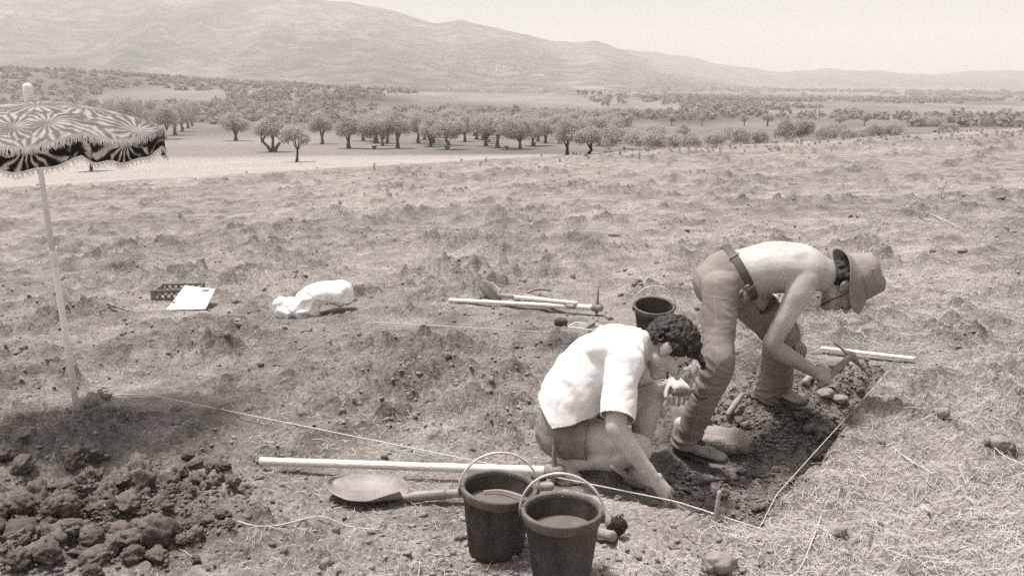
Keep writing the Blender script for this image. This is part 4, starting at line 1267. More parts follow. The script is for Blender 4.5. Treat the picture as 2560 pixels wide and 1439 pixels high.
    def at_hem(f):
        rad = (ex * math.cos(f + phi0) + ey * math.sin(f + phi0)); return hem[int(f / (2 * math.pi) * cols) % cols] + rad * .004, rad
    fringe('rim_fringe', at_rim, 1700, .034, .0022)
    fringe('hem_fringe', at_hem, 1300, .026, .0017)
    RIBM = mat('rib_wire', .3, .4, scale=8, rough=.4)
    for k in range(NP):
        f = 2 * math.pi * k / NP
        m = MB(); m.add(*tube([surf(f, s) - axis * .006 for s in (0.03, .3, .6, .85, 1.0)], .003, ring=6)); m.build('rib', RIBM, t)
    m = MB(); pg = on_ground(207, 1040, True)
    V, F = ell((0, 0, 0), XYZ, (1, 1, 1), 24, 14); n = V / np.linalg.norm(V, axis=1)[:, None]
    V = V * (1 + .2 * vn3(n * 2.2, 9) + .1 * vn3(n * 5, 10))[:, None] * np.array([.05, .045, .04]) + np.array([pg.x + .025, pg.y + .06, pg.z + .02])
    tag(mesh_obj('stone', V, F, PSTONE), 'pale stone wedged against the foot of the parasol pole', 'stone')
parasol()

# ================================================================== CLODS, CRUMBS AND STRAW
CLOD = mat('fresh_clod', .095, .18, scale=11, bump=.55, bscale=20, rough=1, spec=.05, dist=.012)
CLODD = mat('damp_clod', .075, .13, scale=12, bump=.55, bscale=20, rough=1, spec=.05, dist=.012)
CLODF = mat('dry_clod', .18, .29, scale=11, bump=.55, bscale=20, rough=1, spec=.05, dist=.012)
CLODT = mat('trench_clod', .15, .25, scale=11, bump=.55, bscale=20, rough=1, spec=.05, dist=.012)
def clod_mesh(seed, sub, m):
    bm = bmesh.new(); bmesh.ops.create_icosphere(bm, subdivisions=sub, radius=1)
    V = np.array([v.co[:] for v in bm.verts])
    k = 1 + .34 * vn3(V * 1.5 + seed * 3.1, seed) + .26 * vn3(V * 3.1 + seed, seed + 1) + .17 * vn3(V * 6.3 + seed, seed + 2) + .08 * vn3(V * 12, seed + 3)
    sc_ = np.array([1, .85 + .2 * math.sin(seed), .72 + .12 * math.cos(seed * 2)])
    for v, kk, c in zip(bm.verts, k, V): v.co = Vector(c * kk * sc_)
    me = bpy.data.meshes.new('clod'); bm.to_mesh(me); bm.free()
    me.polygons.foreach_set('use_smooth', np.ones(len(me.polygons), dtype=bool))
    me.materials.append(m)
    return me
def scatter_clods(parent, meshes, spots, rnd, sink=.25):
    inv = Matrix.Translation(parent.location).inverted()
    X = np.array([s[0] for s in spots]); Y = np.array([s[1] for s in spots]); Z = ground_full(X, Y)[0]
    for (x, y, r, *rest), z in zip(spots, Z):
        o = bpy.data.objects.new('clod', rnd.choice(meshes)); COL.objects.link(o)
        o.parent = parent; o.matrix_parent_inverse = inv
        dz = rest[0] if rest else 0
        o.location = (x, y, z + r * (.72 - sink) + dz)
        o.rotation_euler = (rnd.uniform(-.5, .5), rnd.uniform(-.5, .5), rnd.uniform(0, 6.28))
        s = r; o.scale = (s * rnd.uniform(.85, 1.2), s, s * rnd.uniform(.8, 1.1))
def crumbs(name, pts, rad, m, parent, rng):
    """very many small lumps joined as one part"""
    base = []
    for k in range(6):
        bm = bmesh.new(); bmesh.ops.create_icosphere(bm, subdivisions=1, radius=1)
        V = np.array([v.co[:] for v in bm.verts]); F = np.array([[l.vert.index for l in f.loops] for f in bm.faces]); bm.free()
        V = V * (1 + .55 * vn3(V * 2.1 + k * 5, k))[:, None] * np.array([1.2, 1, .8])
        base.append((V, F))
    Vs = []; Fs = []; off = 0
    Z = ground_full(pts[:, 0], pts[:, 1])[0]
    for (x, y), z, r in zip(pts, Z, rad):
        V, F = base[rng.integers(6)]
        a = rng.uniform(0, 6.28); c, s = math.cos(a), math.sin(a)
        Vr = V @ np.array([[c, s, 0], [-s, c, 0], [0, 0, .75]]) * r * rng.uniform(.8, 1.25, 3)
        Vs.append(Vr + np.array([x, y, z + r * .35])); Fs.append(F + off); off += len(V)
    o = mesh_obj(name, np.concatenate(Vs), np.concatenate(Fs), m, parent, False)
    o['kind'] = 'stuff'
    return o
rc = random.Random(21); ng = np.random.default_rng(21)
# the heap of dug earth at the lower left
hp = thing('soil_heap', 'dark heap of freshly dug clods at the lower left corner', 'soil heap', (HEAP_C.x, HEAP_C.y, gz(HEAP_C.x, HEAP_C.y)))
big = [clod_mesh(i + 1, 4, CLOD if i % 3 else CLODD) for i in range(12)]
spots = []
for (u, v, wpx) in [(190, 1175, 70), (240, 1170, 52), (350, 1180, 56), (95, 1270, 84), (270, 1260, 74), (350, 1240, 96), (400, 1270, 50), (320, 1285, 52), (300, 1345, 60), (390, 1330, 72), (405, 1385, 84), (330, 1385, 78), (225, 1375, 64), (280, 1395, 56), (165, 1280, 70), (175, 1300, 44), (220, 1410, 50), (340, 1425, 60), (240, 1435, 66), (450, 1200, 50), (500, 1215, 40), (540, 1195, 44), (395, 1425, 50), (160, 1370, 80), (440, 1350, 46), (60, 1350, 90), (100, 1420, 90), (20, 1300, 80), (60, 1200, 60), (10, 1180, 60), (540, 1195, 30), (490, 1180, 40), (560, 1200, 36), (470, 1240, 40)]:
    p = on_ground(u, v); spots.append((p.x, p.y, wpx * mpp(p) * .5))
while len(spots) < 285:
    a = rc.gauss(0, .27); b = rc.gauss(0, .20)
    x, y = HEAP_C.x + a, HEAP_C.y + b
    r = rc.uniform(.010, .032) if rc.random() < .8 else rc.uniform(.03, .045)
    spots.append((x, y, r, rc.uniform(0, .012)))
scatter_clods(hp, big, spots, rc)
n = 7500
pts = np.stack([HEAP_C.x + ng.normal(0, .32, n), HEAP_C.y + ng.normal(0, .24, n)], 1)
crumbs('loose_soil', pts, .002 + .010 * ng.random(n) ** 2.5, CLOD, hp, ng)
# loose earth in the trench
tc = (TRENCH[0] + TRENCH[1] + TRENCH[2] + TRENCH[3]) / 4
ts = thing('trench_soil', 'loose dark crumbly earth lying in the trench under both men', 'loose soil', (tc.x, tc.y, gz(tc.x, tc.y)))
KEEPOUT = [(p.x, p.y) for p in (on_ground(1716, 1150), on_ground(1765, 1165), on_ground(1600, 1212))]
def in_trench(k, rng_, bias=True):
    out = []
    while len(out) < k:
        a, b = rng_.random(), rng_.random()
        if bias and rng_.random() < .5: b = b ** .5
        p = TRENCH[3].lerp(TRENCH[0], a).lerp(TRENCH[2].lerp(TRENCH[1], a), b)
        w = float(pit_depth(np.array([p.x]), np.array([p.y]))[0])
        if min(math.hypot(p.x - q[0], p.y - q[1]) for q in KEEPOUT) < .15 and rng_.random() < .9: continue
        if w > .6: out.append((p.x, p.y))
    return out
mid = [clod_mesh(i + 30, 3, CLODT if i % 3 else CLOD) for i in range(10)]
spots = [(x, y, rc.uniform(.009, .020) if rc.random() < .85 else rc.uniform(.022, .04)) for x, y in in_trench(290, rc)]
scatter_clods(ts, mid, spots, rc)
pts = np.array(in_trench(7000, rc)); crumbs('crumbs', pts, .002 + .008 * ng.random(len(pts)) ** 2, CLODT, ts, ng)
# clods lying about the field: the largest are pieces of their own
fm = [clod_mesh(i + 60, 3, CLODF) for i in range(10)]
spots = []
for (mx, my, ra, rb, h, an) in MOUNDS[-30:]:
    for k in range(3):
        spots.append((mx + rc.gauss(0, ra * .5), my + rc.gauss(0, rb * .5), rc.uniform(.015, .034)))
while len(spots) < 298:
    y = 2.5 + 9 * rc.random() ** 1.4; x = rc.uniform(-.62, .45) * y
    if float(pit_depth(np.array([x]), np.array([y]))[0]) > .02: continue
    if x > .25 * y and rc.random() < .6: continue
    spots.append((x, y, rc.uniform(.010, .024) * (1 if y < 4 else 1.2)))
scatter_clods(GROUND, fm, spots, rc, .5)
# small crumbs everywhere
n = 17000
y = 2.3 + 13 * ng.random(n) ** 1.7; x = ng.uniform(-.66, .66, n) * y
keep = (pit_depth(x, y) < .02) & (fbm2(x * 1.1, y * 1.1, 77, 2) + ng.uniform(-.5, .5, n) - .35 * sst(.15, .4, x / y) > -.1)
pts = np.stack([x, y], 1)[keep]
o = crumbs('soil_crumbs', pts, (.0025 + .012 * ng.random(len(pts)) ** 2.5) * (1 + .02 * pts[:, 1]), CLODF, None, ng)
tag(o, 'small crumbs of dry soil strewn over the field', None, None, 'stuff')

def straw(name, label, x, y, lmin, lmax, w, m, seed, lift=.012, rise=.35):
    rng = np.random.default_rng(seed)
    n = len(x)
    z = ground_full(x, y)[0]
    a = rng.uniform(0, 2 * math.pi, n); l = rng.uniform(lmin, lmax, n) ** 1.0
    bend = rng.normal(0, .16, n)
    c = np.stack([x, y, z], 1)
    pts = []
    ph = np.abs(rng.normal(0, rise, n)) * .3
    for k in (-1, -.33, .33, 1):
        aa = a + bend * k
        px = x + np.cos(aa) * l * .5 * k; py = y + np.sin(aa) * l * .5 * k
        pts.append([px, py])
    zz = [ground_full(p[0], p[1])[0] for p in pts]
    up = rng.uniform(.003, lift, n)
    V = np.zeros((n, 8, 3))
    side = np.stack([-np.sin(a), np.cos(a), rng.uniform(-.7, .7, n)], 1)
    ww = (w * rng.uniform(.6, 1.4, n) * (1 + .05 * np.maximum(y - 4, 0)))[:, None]
    for k in range(4):
        q = np.stack([pts[k][0], pts[k][1], np.maximum(zz[k], z - .006) + up + ph * l * (k / 3.)], 1)
        V[:, 2 * k] = q - side * ww * .5; V[:, 2 * k + 1] = q + side * ww * .5
    b = np.arange(n)[:, None] * 8
    F = np.concatenate([b + np.array([[0, 1, 3, 2]]), b + np.array([[2, 3, 5, 4]]), b + np.array([[4, 5, 7, 6]])])
    o = mesh_obj(name, V.reshape(-1, 3), F, m, None, False)
    return tag(o, label, None, None, 'stuff')
def straw_spots(n, f, rng, ymin=2.2, ymax=14, pw=1.7):
    y = ymin + (ymax - ymin) * rng.random(n) ** pw; x = rng.uniform(-.66, .66, n) * y
    k = f(x, y) > rng.random(n)
    x, y = x[k], y[k]
    k = (pit_depth(x, y) < .02) & (np.exp(-(((x - HEAP_C.x) / .7) ** 2 + ((y - HEAP_C.y) / .5) ** 2)) < .35)
    return x[k], y[k]
def dens(x, y):
    u = x / y
    d = .02 + .8 * sst(.16, .32, u - .012 * (y - 4)) * (1 - .75 * sst(8, 14, y))
    d = d + .6 * (1 - sst(2.75, 3.15, y + .35 * u)) * sst(-.25, .1, u)
    d = d + .14 * sst(.0, .6, fbm2(x * .6, y * .6, 140, 2)) * (u > -.3)
    return np.clip(d * (.45 + .75 * sst(-.5, .4, fbm2(x * 1.7, y * 1.7, 141, 2))), 0, 1)
sg = np.random.default_rng(8)
x, y = straw_spots(140000, dens, sg)
straw('straw_litter', 'pale broken straw littering the ground, thickest right of the trench', x, y, .015, .08, .0013, STRAWM, 1)
x, y = straw_spots(26000, lambda x, y: .12 + .6 * sst(-.4, .5, fbm2(x * .7, y * .7, 150, 3)), sg, 2.2, 26, 1.35)
straw('fine_straw', 'sparse short straw over the whole field', x, y, .015, .05, .0016, STRAWM, 2)
# dry grass standing along the field edge
def tufts():
    rng = np.random.default_rng(15)
    Vs = []; n = 0; V = []
    spots = []
    while len(spots) < 420:
        y = rng.uniform(9, 40); u = rng.uniform(-.6, .6); x = u * y
        d = .05 + .8 * sst(27, 36, np.array(y)) * sst(.0, .1, np.array(u)) + .5 * math.exp(-(((u + .1) / .12) ** 2 + ((y - 22) / 7) ** 2))
        if rng.random() < d: spots.append((x, y))
    for (u, v) in [(1740, 372), (1720, 374), (1765, 371), (1700, 378), (1790, 370), (1550, 388), (1600, 384), (2340, 350), (2100, 360), (1760, 370), (1735, 368)]:
        p = _flat(u, v); spots.append((p.x, min(p.y, 37)))
    S_ = np.array(spots); Z = ground_full(S_[:, 0], S_[:, 1])[0]
    F = []
    for (x, y), z in zip(spots, Z):
        h = rng.uniform(.04, .11) * (1.8 if y > 30 else 1)
        for k in range(11):
            a = rng.uniform(0, 6.28); l = rng.uniform(.1, .5) * h; r0 = rng.uniform(0, .05)
            p = np.array([x + math.cos(a) * r0, y + math.sin(a) * r0, z - .01]); q = p + np.array([math.cos(a) * l, math.sin(a) * l, h * rng.uniform(.6, 1.1)])
            w = .003 + .0003 * y; s = np.array([-math.sin(a), math.cos(a), 0]) * w
            mdl = (p + q) / 2 + np.array([0, 0, .12 * h])
            o = len(V); V.extend([p - s, p + s, mdl + s * .8, mdl - s * .8, q]); F.extend([(o, o + 1, o + 2, o + 3), (o + 3, o + 2, o + 4)])
    o = mesh_obj('dry_grass', np.array(V), F, mat('dry_grass_blade', .34, .52, scale=3, rough=.9), None, False)
    tag(o, 'thin dry grass standing along the field edge', None, None, 'stuff')
tufts()
# ================================================================== PEOPLE
SKIN_P = mat('pale_skin', .50, .60, scale=5, rough=.55, spec=.35, bump=.08, bscale=60, sss=.12, dist=.004)
SKIN_T = mat('tanned_skin', .27, .36, scale=5, rough=.5, spec=.4, bump=.08, bscale=60, sss=.10, dist=.004)
DENIM = mat('faded_denim', .17, .26, scale=6, detail=6, rough=.95, spec=.08, bump=.25, bscale=90, dist=.004)
COTTON = mat('white_cotton', .74, .82, scale=6, rough=.9, spec=.1, bump=.35, bscale=16, dist=.012, detail=7)
SHORTM = mat('brown_shorts_cloth', .17, .24, scale=9, rough=.9, spec=.1, bump=.25, bscale=60, dist=.006)
HAIRM = mat('dark_hair', .014, .05, scale=60, rough=.7, spec=.35, bump=.6, bscale=90, dist=.01)
LEATH = mat('dark_belt_leather', .05, .09, scale=12, rough=.6)
SUEDE = mat('dusty_suede', .22, .34, scale=14, rough=.95, bump=.2, bscale=60)
SOLE = mat('dark_sole', .05, .10, scale=14, rough=.8)
HATM = mat('olive_hat_cloth', .19, .27, scale=12, rough=.95, bump=.25, bscale=90, dist=.004)
DARK = mat('near_black', .015, .02, scale=5)

for _k in ('pale_skin', 'tanned_skin'): MATS.pop(_k)
SKIN_P = mat('pale_skin', .34, .46, scale=9, rough=.5, spec=.4, bump=.22, bscale=70, sss=0, dist=.004, attr='tone', detail=8)
SKIN_T = mat('tanned_skin', .36, .49, scale=9, rough=.48, spec=.45, bump=.22, bscale=70, sss=0, dist=.004, attr='tone', detail=8)
def nv(*a): 
    v = Vector(a); return v.normalized()
def head_parts(c, up, fw, neck, nr=.055, chin=True, k=1.0):
    """skull, face, ears and neck of one head; c is the ear-level centre"""
    up = up.normalized(); fw = (fw - up * fw.dot(up)).normalized(); lf = up.cross(fw)
    def P(f, u, l=0): return c + fw * f * k + up * u * k + lf * l * k
    ax = (fw, lf, up)
    e = lambda p, r: ell(p, ax, tuple(q * k for q in r))
    out = [e(P(-.012, .03), (.097, .076, .09)), e(P(.03, -.03), (.062, .060, .09)), e(P(.045, .03), (.055, .062, .062)),
           e(P(.062, -.105), (.026, .030, .024)), e(P(.05, -.08), (.04, .042, .035)),
           e(P(.005, -.068, .046), (.038, .018, .03)), e(P(.005, -.068, -.046), (.038, .018, .03)),
           e(P(.068, -.03, .038), (.03, .024, .028)), e(P(.068, -.03, -.038), (.03, .024, .028))]
    out.append(loft([(P(.088, .012), .008 * k, .008 * k), (P(.108, -.012), .010 * k, .011 * k), (P(.121, -.036), .013 * k, .013 * k)], L=lf, ring=10))
    for s in (-1, 1):
        out.append(e(P(.103, -.042, .013 * s), (.011, .009, .009)))
        out.append(loft([(P(.086, .02, .012 * s), .008 * k), (P(.087, .027, .03 * s), .009 * k), (P(.07, .022, .05 * s), .008 * k)], L=up, ring=8))
        out.append(e(P(-.012, -.004, .078 * s), (.026, .010, .033))); out.append(e(P(-.004, -.03, .076 * s), (.012, .008, .013)))
    out.append(loft([(P(.088, -.062, -.024), .006 * k), (P(.099, -.063, 0), .0085 * k), (P(.088, -.062, .024), .006 * k)], L=up, ring=8))
    out.append(loft([(P(.085, -.078, -.02), .006 * k), (P(.095, -.079, 0), .009 * k), (P(.085, -.078, .02), .006 * k)], L=up, ring=8))
    nb = P(-.03, -.06)
    out.append(loft([(P(-.025, .0), nr * .95, nr), (nb, nr, nr * 1.05), (nb.lerp(neck, .6), nr * 1.02, nr * 1.1), (neck, nr * 1.25, nr * 1.25)], L=lf, ring=16))
    return out, P, ax
def hand_parts(w, d, n, side, curl=(.5, .6, .4), spread=.10, thumb=(.6, .7, .45), k=1.0, tcurl=.5):
    """w wrist, d towards the knuckles, n out of the palm, side towards the thumb"""
    d = d.normalized(); n = (n - d * n.dot(d)).normalized(); s = d.cross(n)
    if s.dot(side) < 0: s = -s
    out = [loft([(w - d * .01, .027 * k, .021 * k), (w + d * .03 * k, .036 * k, .018 * k), (w + d * .07 * k, .041 * k, .016 * k), (w + d * .092 * k, .039 * k, .012 * k)], L=s, ring=14, capk=.6)]
    offs = (.032, .011, -.011, -.031); lens = (.074, .084, .078, .060); r0 = (.0088, .009, .0086, .0076)
    for o, l, r, ci in zip(offs, lens, r0, range(4)):
        p = w + d * .088 * k + s * o * k
        dirv = (d + s * (spread * o / .032)).normalized()
        st = [(p - dirv * .02, r * k)]; cur = dirv; a = 0
        st.append((p, r * k))
        for ph, (fr, cu) in enumerate(zip((.46, .30, .24), curl)):
            a += cu * (1 + .06 * ci)
            cur = (dirv * math.cos(a) + n * math.sin(a)).normalized()
            p = p + cur * l * fr * k
            st.append((p, r * k * (1 - .09 * (ph + 1))))
        out.append(loft(st, L=s, ring=10, sub=3))
    p = w + d * .02 * k + s * .028 * k
    td = (d * thumb[0] + s * thumb[1] + n * thumb[2]).normalized()
    p1 = p + td * .042 * k
    t2 = (td + d * tcurl + n * .35 * tcurl).normalized(); p2 = p1 + t2 * .032 * k
    t3 = (t2 + d * tcurl * .6 - s * .3 * tcurl).normalized(); p3 = p2 + t3 * .026 * k
    out.append(loft([(p - td * .01, .015 * k), (p1, .0115 * k), (p2, .0105 * k), (p3, .0085 * k)], L=n, ring=10))
    return out
def limb(pts, L=(0, 1, 0)): return loft(pts, L=L, ring=18, sub=5)
def curls(P, ax, zones, n, r, seed, lift=.0):
    """lumps of curly hair over the skull"""
    rng = np.random.default_rng(seed); parts = []
    cnt = 0
    while cnt < n:
        d = rng.normal(size=3); d /= np.linalg.norm(d)
        f, l, u = d
        if not zones(f, l, u): continue
        q = P(-.012 + f * (.099 + lift), .03 + u * (.092 + lift), l * (.078 + lift))
        rr = r * rng.uniform(.7, 1.3)
        parts.append(ell(q, ax, (rr, rr, rr), 8, 6)); cnt += 1
    return parts

# ---------------------------------------------------------------- man crouching in a white T-shirt
def crouching_man():
    gfoot = on_ground(1412, 1200); lfoot = on_ground(1590, 1212)
    t = thing('person', 'man in white T-shirt and shorts crouching at the trench edge, reaching into it', 'person', (gfoot.x + .2, gfoot.y, gfoot.z))
    YM = 3.83
    S0, S1, S2, S3, S4 = at(1416, 1062, YM), at(1440, 985, YM), at(1484, 926, YM), at(1542, 888, YM), at(1594, 868, YM)
    hipR, hipL = at(1425, 1080, YM - .07), at(1440, 1075, YM + .12)
    kneeR, ankR = at(1605, 1122, 3.63), at(1418, 1160, gfoot.y + .03)
    kneeL, ankL = at(1636, 985, 3.97), at(1590, 1178, lfoot.y + .02)
    shR, elR, wrR = at(1556, 893, 3.67), at(1540, 1072, 3.49), at(1634, 1196, 3.46)
    shL, elL, wrL = at(1592, 885, 4.0), at(1612, 1015, 4.13), at(1690, 950, 3.99)
    hc = at(1672, 872, 3.83); up = nv(.84, .02, .54); fw = nv(.50, -.26, -.82)
    neck = at(1600, 862, YM)
    parts, P, ax = head_parts(hc, up, fw, neck, .056)
    # trunk
    parts.append(loft([(S0, .155, .115), (S1, .145, .115), (S2, .155, .12), (S3, .165, .11), (S4, .10, .075)], ring=24))
    parts.append(loft([(hipR, .10, .11), (hipL, .10, .11)], L=(1, 0, 0), ring=20))
    # legs
    parts.append(limb([(hipR, .092), (hipR.lerp(kneeR, .45), .080), (hipR.lerp(kneeR, .85), .06), (kneeR, .056)]))
    calfR = kneeR.lerp(ankR, .35) + Vector((0, 0, -.012))
    parts.append(limb([(kneeR, .054), (calfR, .055), (kneeR.lerp(ankR, .7), .042), (ankR, .033)]))
    parts.append(limb([(hipL, .092), (hipL.lerp(kneeL, .5), .078), (hipL.lerp(kneeL, .88), .060), (kneeL, .056)]))
    parts.append(limb([(kneeL, .054), (kneeL.lerp(ankL, .33) + Vector((-.015, 0, 0)), .056), (kneeL.lerp(ankL, .72), .041), (ankL, .034)]))
    # feet: right foot stands on its toes behind him, left foot flat in the trench
    feet = []
    def foot(ank, heel, ball_, toe):
        feet.append(loft([(heel, .03, .028), (heel.lerp(ball_, .35), .033, .032), (ball_, .044, .02), (toe, .038, .012)], L=(ball_ - heel).cross(Vector((0, 0, 1))).normalized(), ring=14))
        feet.append(loft([(ank, .034), (ank.lerp(heel, .5).lerp(ball_, .15), .036), (heel.lerp(ball_, .25), .03)], ring=12))
        dr = (toe - ball_).normalized(); sd = dr.cross(Vector((0, 0, 1))).normalized()
        for i in range(5):
            q = toe + sd * (.03 - i * .015) - dr * (.004 * abs(i - 1)); feet.append(loft([(q - dr * .02, .009), (q + dr * .012, .0085 if i else .011)], ring=8))
    zR = gfoot.z
    toeR = on_ground(1446, 1205); toeR.z = gz(toeR.x, toeR.y) + .014
    heelR = at(1398, 1148, ankR.y + .01); ballR = toeR + Vector((-.045, .015, .012))
    foot(ankR, heelR, ballR, toeR)
    gl = gz(lfoot.x, lfoot.y)
    heelL = Vector((lfoot.x - .035, lfoot.y + .02, gl + .03)); ballL = heelL + Vector((.09, -.06, -.008)); ballL.z = gz(ballL.x, ballL.y) + .016; toeL = ballL + Vector((.035, -.025, -.004))
    foot(ankL, heelL, ballL, toeL)
    # arms
    parts.append(limb([(shR + Vector((-.04, .05, .01)), .06), (shR, .062), (shR.lerp(elR, .45), .050), (elR, .043), ]))
    parts.append(limb([(elR, .042), (elR.lerp(wrR, .28), .044), (elR.lerp(wrR, .75), .032), (wrR, .026)]))
    parts.append(limb([(shL + Vector((-.04, -.05, .01)), .06), (shL, .060), (shL.lerp(elL, .45), .048), (elL, .041)]))
    parts.append(limb([(elL, .041), (elL.lerp(wrL, .3), .042), (elL.lerp(wrL, .75), .031), (wrL, .025)]))
    dR = (at(1672, 1240, 3.47) - wrR).normalized()
    hR = hand_parts(wrR, dR, nv(-.1, .55, -.8), Vector((.7, .3, .5)), curl=(.3, .6, .45), thumb=(.75, .45, .45), spread=.22)
    dL = nv(.12, -.92, -.12)
    hL = hand_parts(wrL, dL, nv(0, -.1, -1), Vector((-1, 0, 0)), curl=(.95, .6, .35), thumb=(.6, .5, .3), spread=.25)
    head_n = 15
    V0, F0, _ = remesh(parts[15:], .0055, 12, .5)
    V, F, N = remesh([(V0, [tuple(f) for f in F0])] + parts[:15] + feet + hR + hL, 0.0033, 4, .5)
    V = V + N * (.0012 * vn3(V * 30, 61))[:, None]
    V, F = decimate(V, F, .22)
    body = mesh_obj('body', V, F, SKIN_T, t); paint(body, np.clip(1.05 + .06 * vn3(V * 12, 66), .5, 1.2))
    # T-shirt
    sh = [loft([(S0 + (S0 - S1) * .35, .222, .154), (S0, .216, .148), (S1, .192, .142), (S2, .180, .140), (S3, .188, .128), (S4, .12, .09), (S4 + (S4 - S3) * .4, .07, .07)], ring=28)]
    cuffR = shR.lerp(elR, .84); cuffL = shL.lerp(elL, .8)
    dRr = (elR - shR).normalized(); dLl = (elL - shL).normalized()
    sh.append(loft([(shR + Vector((-.07, .08, .0)), .085), (shR + Vector((0, 0, .0)), .081), (shR.lerp(elR, .4), .076, .072), (cuffR, .072, .066), (cuffR + dRr * .06, .072, .066)], ring=22))
    sh.append(loft([(shL + Vector((-.07, -.08, 0)), .085), (shL, .08), (shL.lerp(elL, .4), .072), (cuffL, .07), (cuffL + dLl * .06, .07)], ring=22))
    V, F, N = remesh(sh, 0.006, 9, .5)
    # creases: from the armpit and across the back, sagging hem
    a_ = np.array(S3); q = V - a_
    w1 = .010 * np.sin(vn3(V * np.array([5., 5., 5.]), 3) * 5 + V[:, 0] * 30 + V[:, 2] * 26)
    w2 = .008 * np.abs(vn3(V * np.array([13, 7, 9.]), 4)) + .005 * np.abs(vn3(V * 24, 8)) - .004
    mk = np.exp(-(np.linalg.norm(V - np.array(shR.lerp(S2, .5)), axis=1) / .2) ** 2) + .45 * np.exp(-(np.linalg.norm(V - np.array(S0), axis=1) / .14) ** 2)
    V = V + N * (w1 * np.clip(mk, 0, 1) + w2 * .8)[:, None]
    ax_d = (S1 - S0).normalized()
    V, F = clip_plane(V, F, S0 - ax_d * .02, -ax_d)
    V, F = clip_plane(V, F, at(1440, 1056, YM - .19), (.29, 0, -.96), S0, .36, None)
    V, F = clip_plane(V, F, at(1368, 1040, YM - .1), (-.80, 0, -.60))
    V, F = clip_plane(V, F, cuffR, dRr + Vector((-.12, 0, 0)), cuffR + Vector((0, -.12, 0)), .205)
    V, F = clip_plane(V, F, cuffL, dLl, cuffL + dLl * .05, .12, dLl, .079)
    nk = (hc - S4).normalized()
    V, F = clip_plane(V, F, S4 + (S4 - S3) * .12, nk, S4 + (S4 - S3) * .3, .13)
    ts_ = mesh_obj('t_shirt', V, F, COTTON, t); solidify(ts_, .004, 1)
    # shorts with turned hems
    cu = .40
    so = [loft([(S0 + (S1 - S0) * .25, .150, .115), (S0, .160, .122), (S0 + (S0 - S1) * .35, .155, .118)], ring=26), loft([(hipR, .108, .110), (hipL, .108, .110)], L=(1, 0, 0), ring=20)]
    for hp_, kn in ((hipR, kneeR), (hipL, kneeL)):
        so.append(loft([(hp_, .112), (hp_.lerp(kn, .25), .105), (hp_.lerp(kn, cu + .15), .098)], ring=22))
    V, F, N = remesh(so, .006, 6, .5)
    V = V + N * (.007 * np.abs(vn3(V * np.array([22, 10, 16]), 14)) + .004 * vn3(V * 40, 15))[:, None]
    for hp_, kn, c_ in ((hipR, kneeR, .33), (hipL, kneeL, .36)):
        d = (kn - hp_).normalized(); q = hp_.lerp(kn, c_)
        V, F = clip_plane(V, F, q, d + Vector((0, 0, .12)), hp_.lerp(kn, c_ + .2), .16)
    so_ = mesh_obj('shorts', V, F, SHORTM, t); solidify(so_, .005, 1)
    # curly hair, thick on top, falling in ringlets on the brow
    def zone(f, l, u): return (u > -.10 and f < .62 + .5 * u and (f < .30 or u > .30)) or (f < -.35 and u > -.62)
    hp_ = curls(P, ax, zone, 520, .0105, 4, .016)
    hp_ += [ell(P(-.02, .045), ax, (.108, .088, .094), 16, 10)]
    rng = np.random.default_rng(31)
    for k_ in range(9):
        l = (k_ - 4) * .013 + rng.normal() * .004; ln = rng.uniform(.012, .026) + (.025 if k_ == 2 else 0)
        q0 = P(.088, .092, l)
        g = Vector((.25, 0, -1)).normalized()
        pts = [(q0, .012), (q0 + fw * .022 + g * ln * .35, .010), (q0 + fw * .024 + g * ln * .9 + up * .006, .008), (q0 + fw * .012 + g * ln * 1.2 - up * .004, .006)]
        hp_.append(loft(pts, ring=8))
    for k_ in range(170):
        while True:
            d = rng.normal(size=3); d /= np.linalg.norm(d)
            if zone(*d): break
        f_, l_, u_ = d; c0 = P(-.012 + f_ * .112, .03 + u_ * .106, l_ * .092)
        e1 = Vector(rng.normal(size=3)).normalized(); e2 = e1.cross(Vector(d)).normalized(); rr = rng.uniform(.006, .011)
        pts = [(c0 + e1 * rr * math.cos(a) + e2 * rr * math.sin(a) + Vector((0, 0, -1)) * a * .0012, .0032) for a in np.linspace(0, 5.2, 8)]
        hp_.append(loft(pts, ring=6, sub=1))
    V, F, N = remesh(hp_, .0032, 2, .5)
    V = V + N * (.0045 * vn3(V * 120, 34) + .003 * vn3(V * 60, 35))[:, None]
    mesh_obj('hair', V, F, HAIRM, t)
    # brows, eyes narrowed by the smile, mouth
    for s in (-1, 1):
        m = MB(); m.add(*loft([(P(.097, .024, .012 * s), .004, .003), (P(.096, .032, .03 * s), .0045, .003), (P(.078, .026, .052 * s), .003, .002)], L=up, ring=8)); m.build('eyebrow', HAIRM, t)
        m = MB(); m.add(*loft([(P(.083, .002, .018 * s), .0022, .002), (P(.087, .004, .031 * s), .0034, .003), (P(.079, -.001, .046 * s), .002, .002)], L=up, ring=8)); m.build('eye', DARK, t)
    m = MB(); m.add(*loft([(P(.076, -.052, -.038), .002), (P(.092, -.066, -.02), .0035), (P(.1015, -.0705, 0), .0042), (P(.092, -.066, .02), .0035), (P(.076, -.052, .038), .002)], L=up, ring=8)); mo = m.build('mouth', mat('mouth_dark', .05, .06), t)
    m = MB(); m.add(*loft([(P(.0945, -.065, -.014), .0022), (P(.1035, -.0685, 0), .003), (P(.0945, -.065, .014), .0022)], L=up, ring=8)); m.build('teeth', WHITE, t)
    # stick trowel held in the right hand
    tr = thing('scraper', 'wooden handled scraper held by the crouching man, pointing along the trench', 'scraper', wrR)
    g0 = wrR + dR * .075 + Vector((-.02, .035, -.03)); g1 = at(1752, 1288, 3.50); g1.z = gz(g1.x, g1.y) + .02
    dd = (g1 - g0).normalized()
